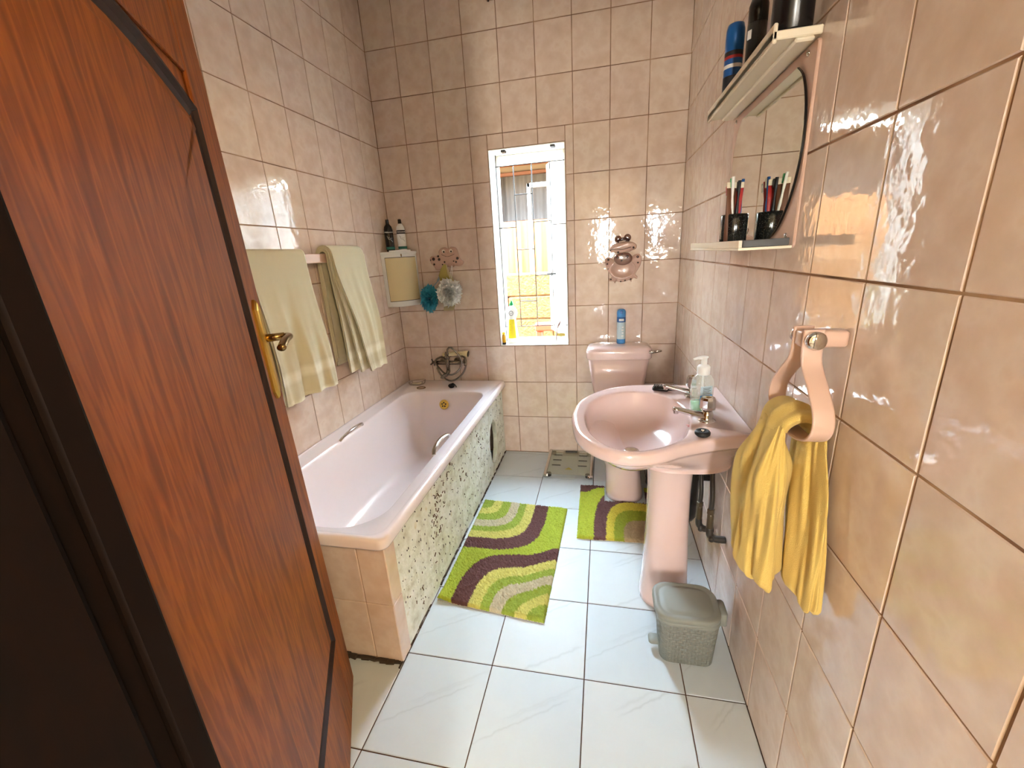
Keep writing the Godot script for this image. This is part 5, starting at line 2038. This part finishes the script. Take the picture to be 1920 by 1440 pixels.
func build_sill_things() -> void:
	var y := 0.7675
	var b := thing("cleaner_bottle", "white bottle of cream cleaner with green cap and yellow label on the window sill", "bottle", Vector3(0.757, y, -0.078))
	begin()
	var rings := []
	for l in [[0.0, 0.036, 0.022], [0.005, 0.040, 0.026], [0.03, 0.040, 0.026], [0.08, 0.034, 0.024], [0.14, 0.027, 0.021], [0.162, 0.026, 0.020], [0.178, 0.032, 0.021], [0.198, 0.038, 0.022], [0.215, 0.037, 0.021], [0.232, 0.027, 0.018], [0.243, 0.016, 0.014], [0.248, 0.013, 0.012]]:
		rings.append(ellipse(0, 0, l[1], l[2], 28, l[0]))
	loft(rings)
	end("body", M.white_plastic, b)
	begin()
	loft([ellipse(0, 0, 0.014, 0.014, 20, 0.248), ellipse(0, 0, 0.015, 0.014, 20, 0.255), ellipse(0.002, 0, 0.010, 0.010, 20, 0.264), ellipse(0.004, 0, 0.004, 0.004, 20, 0.278)])
	end("cap", M.green_plastic, b)
	begin(false)
	rings = []
	for l in [[0.034, 0.0268], [0.08, 0.0247], [0.14, 0.0217], [0.158, 0.0207]]:
		var ring := PackedVector3Array()
		var a: float = lerpf(0.037, 0.026, (l[0] - 0.034) / 0.124)
		for i in 11:
			var u := -1.0 + 0.2 * i
			ring.append(Vector3(u * a * 0.70, l[0], l[1] * sqrt(1.0 - 0.49 * u * u) + 0.0006))
		rings.append(ring)
	loft(rings, false, false, false)
	end("label", M.yellow_label, b)
	begin()
	var lp := []
	for i in 25:
		var a := TAU * i / 24
		lp.append(Vector3(0.013 * cos(a), 0.199 + 0.015 * sin(a), 0.0212))
	tube(lp, 0.0016, 6)
	tube([Vector3(-0.007, 0.196, 0.0222), Vector3(0.007, 0.201, 0.0222)], 0.001, 6)
	end("badge", M.dark_ink, b)
	begin(false)
	for i in 6:
		X = Transform3D(Basis(Vector3.BACK, 0.2 * (i % 3) - 0.2), Vector3(-0.004 + 0.0015 * (i % 2), 0.05 + i * 0.019, 0.0252 - i * 0.0009))
		box(Vector3(-0.007, -0.001, 0), Vector3(0.007, 0.001, 0.0006), 0.0002)
	end("print", M.dark_pipe, b)
	var s := thing("small_bottle", "small amber and black bottle in the left corner of the window sill", "bottle", Vector3(0.7075, y, -0.022))
	begin()
	lathe(Vector3.ZERO, [[0.011, 0.0], [0.0125, 0.002], [0.0125, 0.014]], 18)
	end("foot", M.black_plastic, s)
	begin()
	lathe(Vector3.ZERO, [[0.0125, 0.014], [0.0125, 0.055], [0.010, 0.066]], 18)
	end("body", M.amber, s)
	begin()
	lathe(Vector3.ZERO, [[0.009, 0.066], [0.0095, 0.078], [0.005, 0.082]], 16)
	end("cap", M.yellow_label, s)
	var j := thing("glass_jar", "clear and white jar with a gold label in the right corner of the window sill", "jar", Vector3(1.082, y, -0.075))
	begin()
	rings = []
	for l in [[0.0, 0.034], [0.004, 0.037], [0.075, 0.037], [0.09, 0.033], [0.096, 0.029], [0.118, 0.029]]:
		rings.append(ellipse(0, 0, l[1], l[1], 26, l[0]))
	loft(rings, true, false)
	end("glass", M.soap_bottle, j)
	begin()
	lathe(Vector3.ZERO, [[0.031, 0.004], [0.0335, 0.008], [0.0335, 0.034], [0.028, 0.05], [0.01, 0.06]], 22)
	end("filling", M.puff_white, j)
	begin(false)
	X = Transform3D(Basis.IDENTITY, Vector3(0, 0.055, 0.0372))
	relief(PackedVector2Array([Vector2(-0.026, -0.009), Vector2(-0.008, -0.009), Vector2(0, -0.013), Vector2(0.008, -0.009), Vector2(0.026, -0.009), Vector2(0.026, 0.009), Vector2(0.006, 0.009), Vector2(0, 0.013), Vector2(-0.006, 0.009), Vector2(-0.026, 0.009)]), [[0, 0], [0, 0.0006]])
	end("label", M.gold_label, j)
	begin()
	lathe(Vector3.ZERO, [[0.031, 0.112], [0.032, 0.114], [0.032, 0.13], [0.028, 0.133]], 24)
	end("lid", M.white_plastic, j)
	var st := thing("brush_stick", "thin brown stick brush leaning over the jar on the window sill", "brush", Vector3(1.075, y, -0.032))
	begin()
	tube([Vector3(-0.025, 0.0, 0.0), Vector3(-0.018, 0.09, -0.004), Vector3(0.0, 0.13, -0.008), Vector3(0.014, 0.158, -0.012)], [0.003, 0.003, 0.004, 0.0025], 10)
	end("stick", M.brown_frame, st)
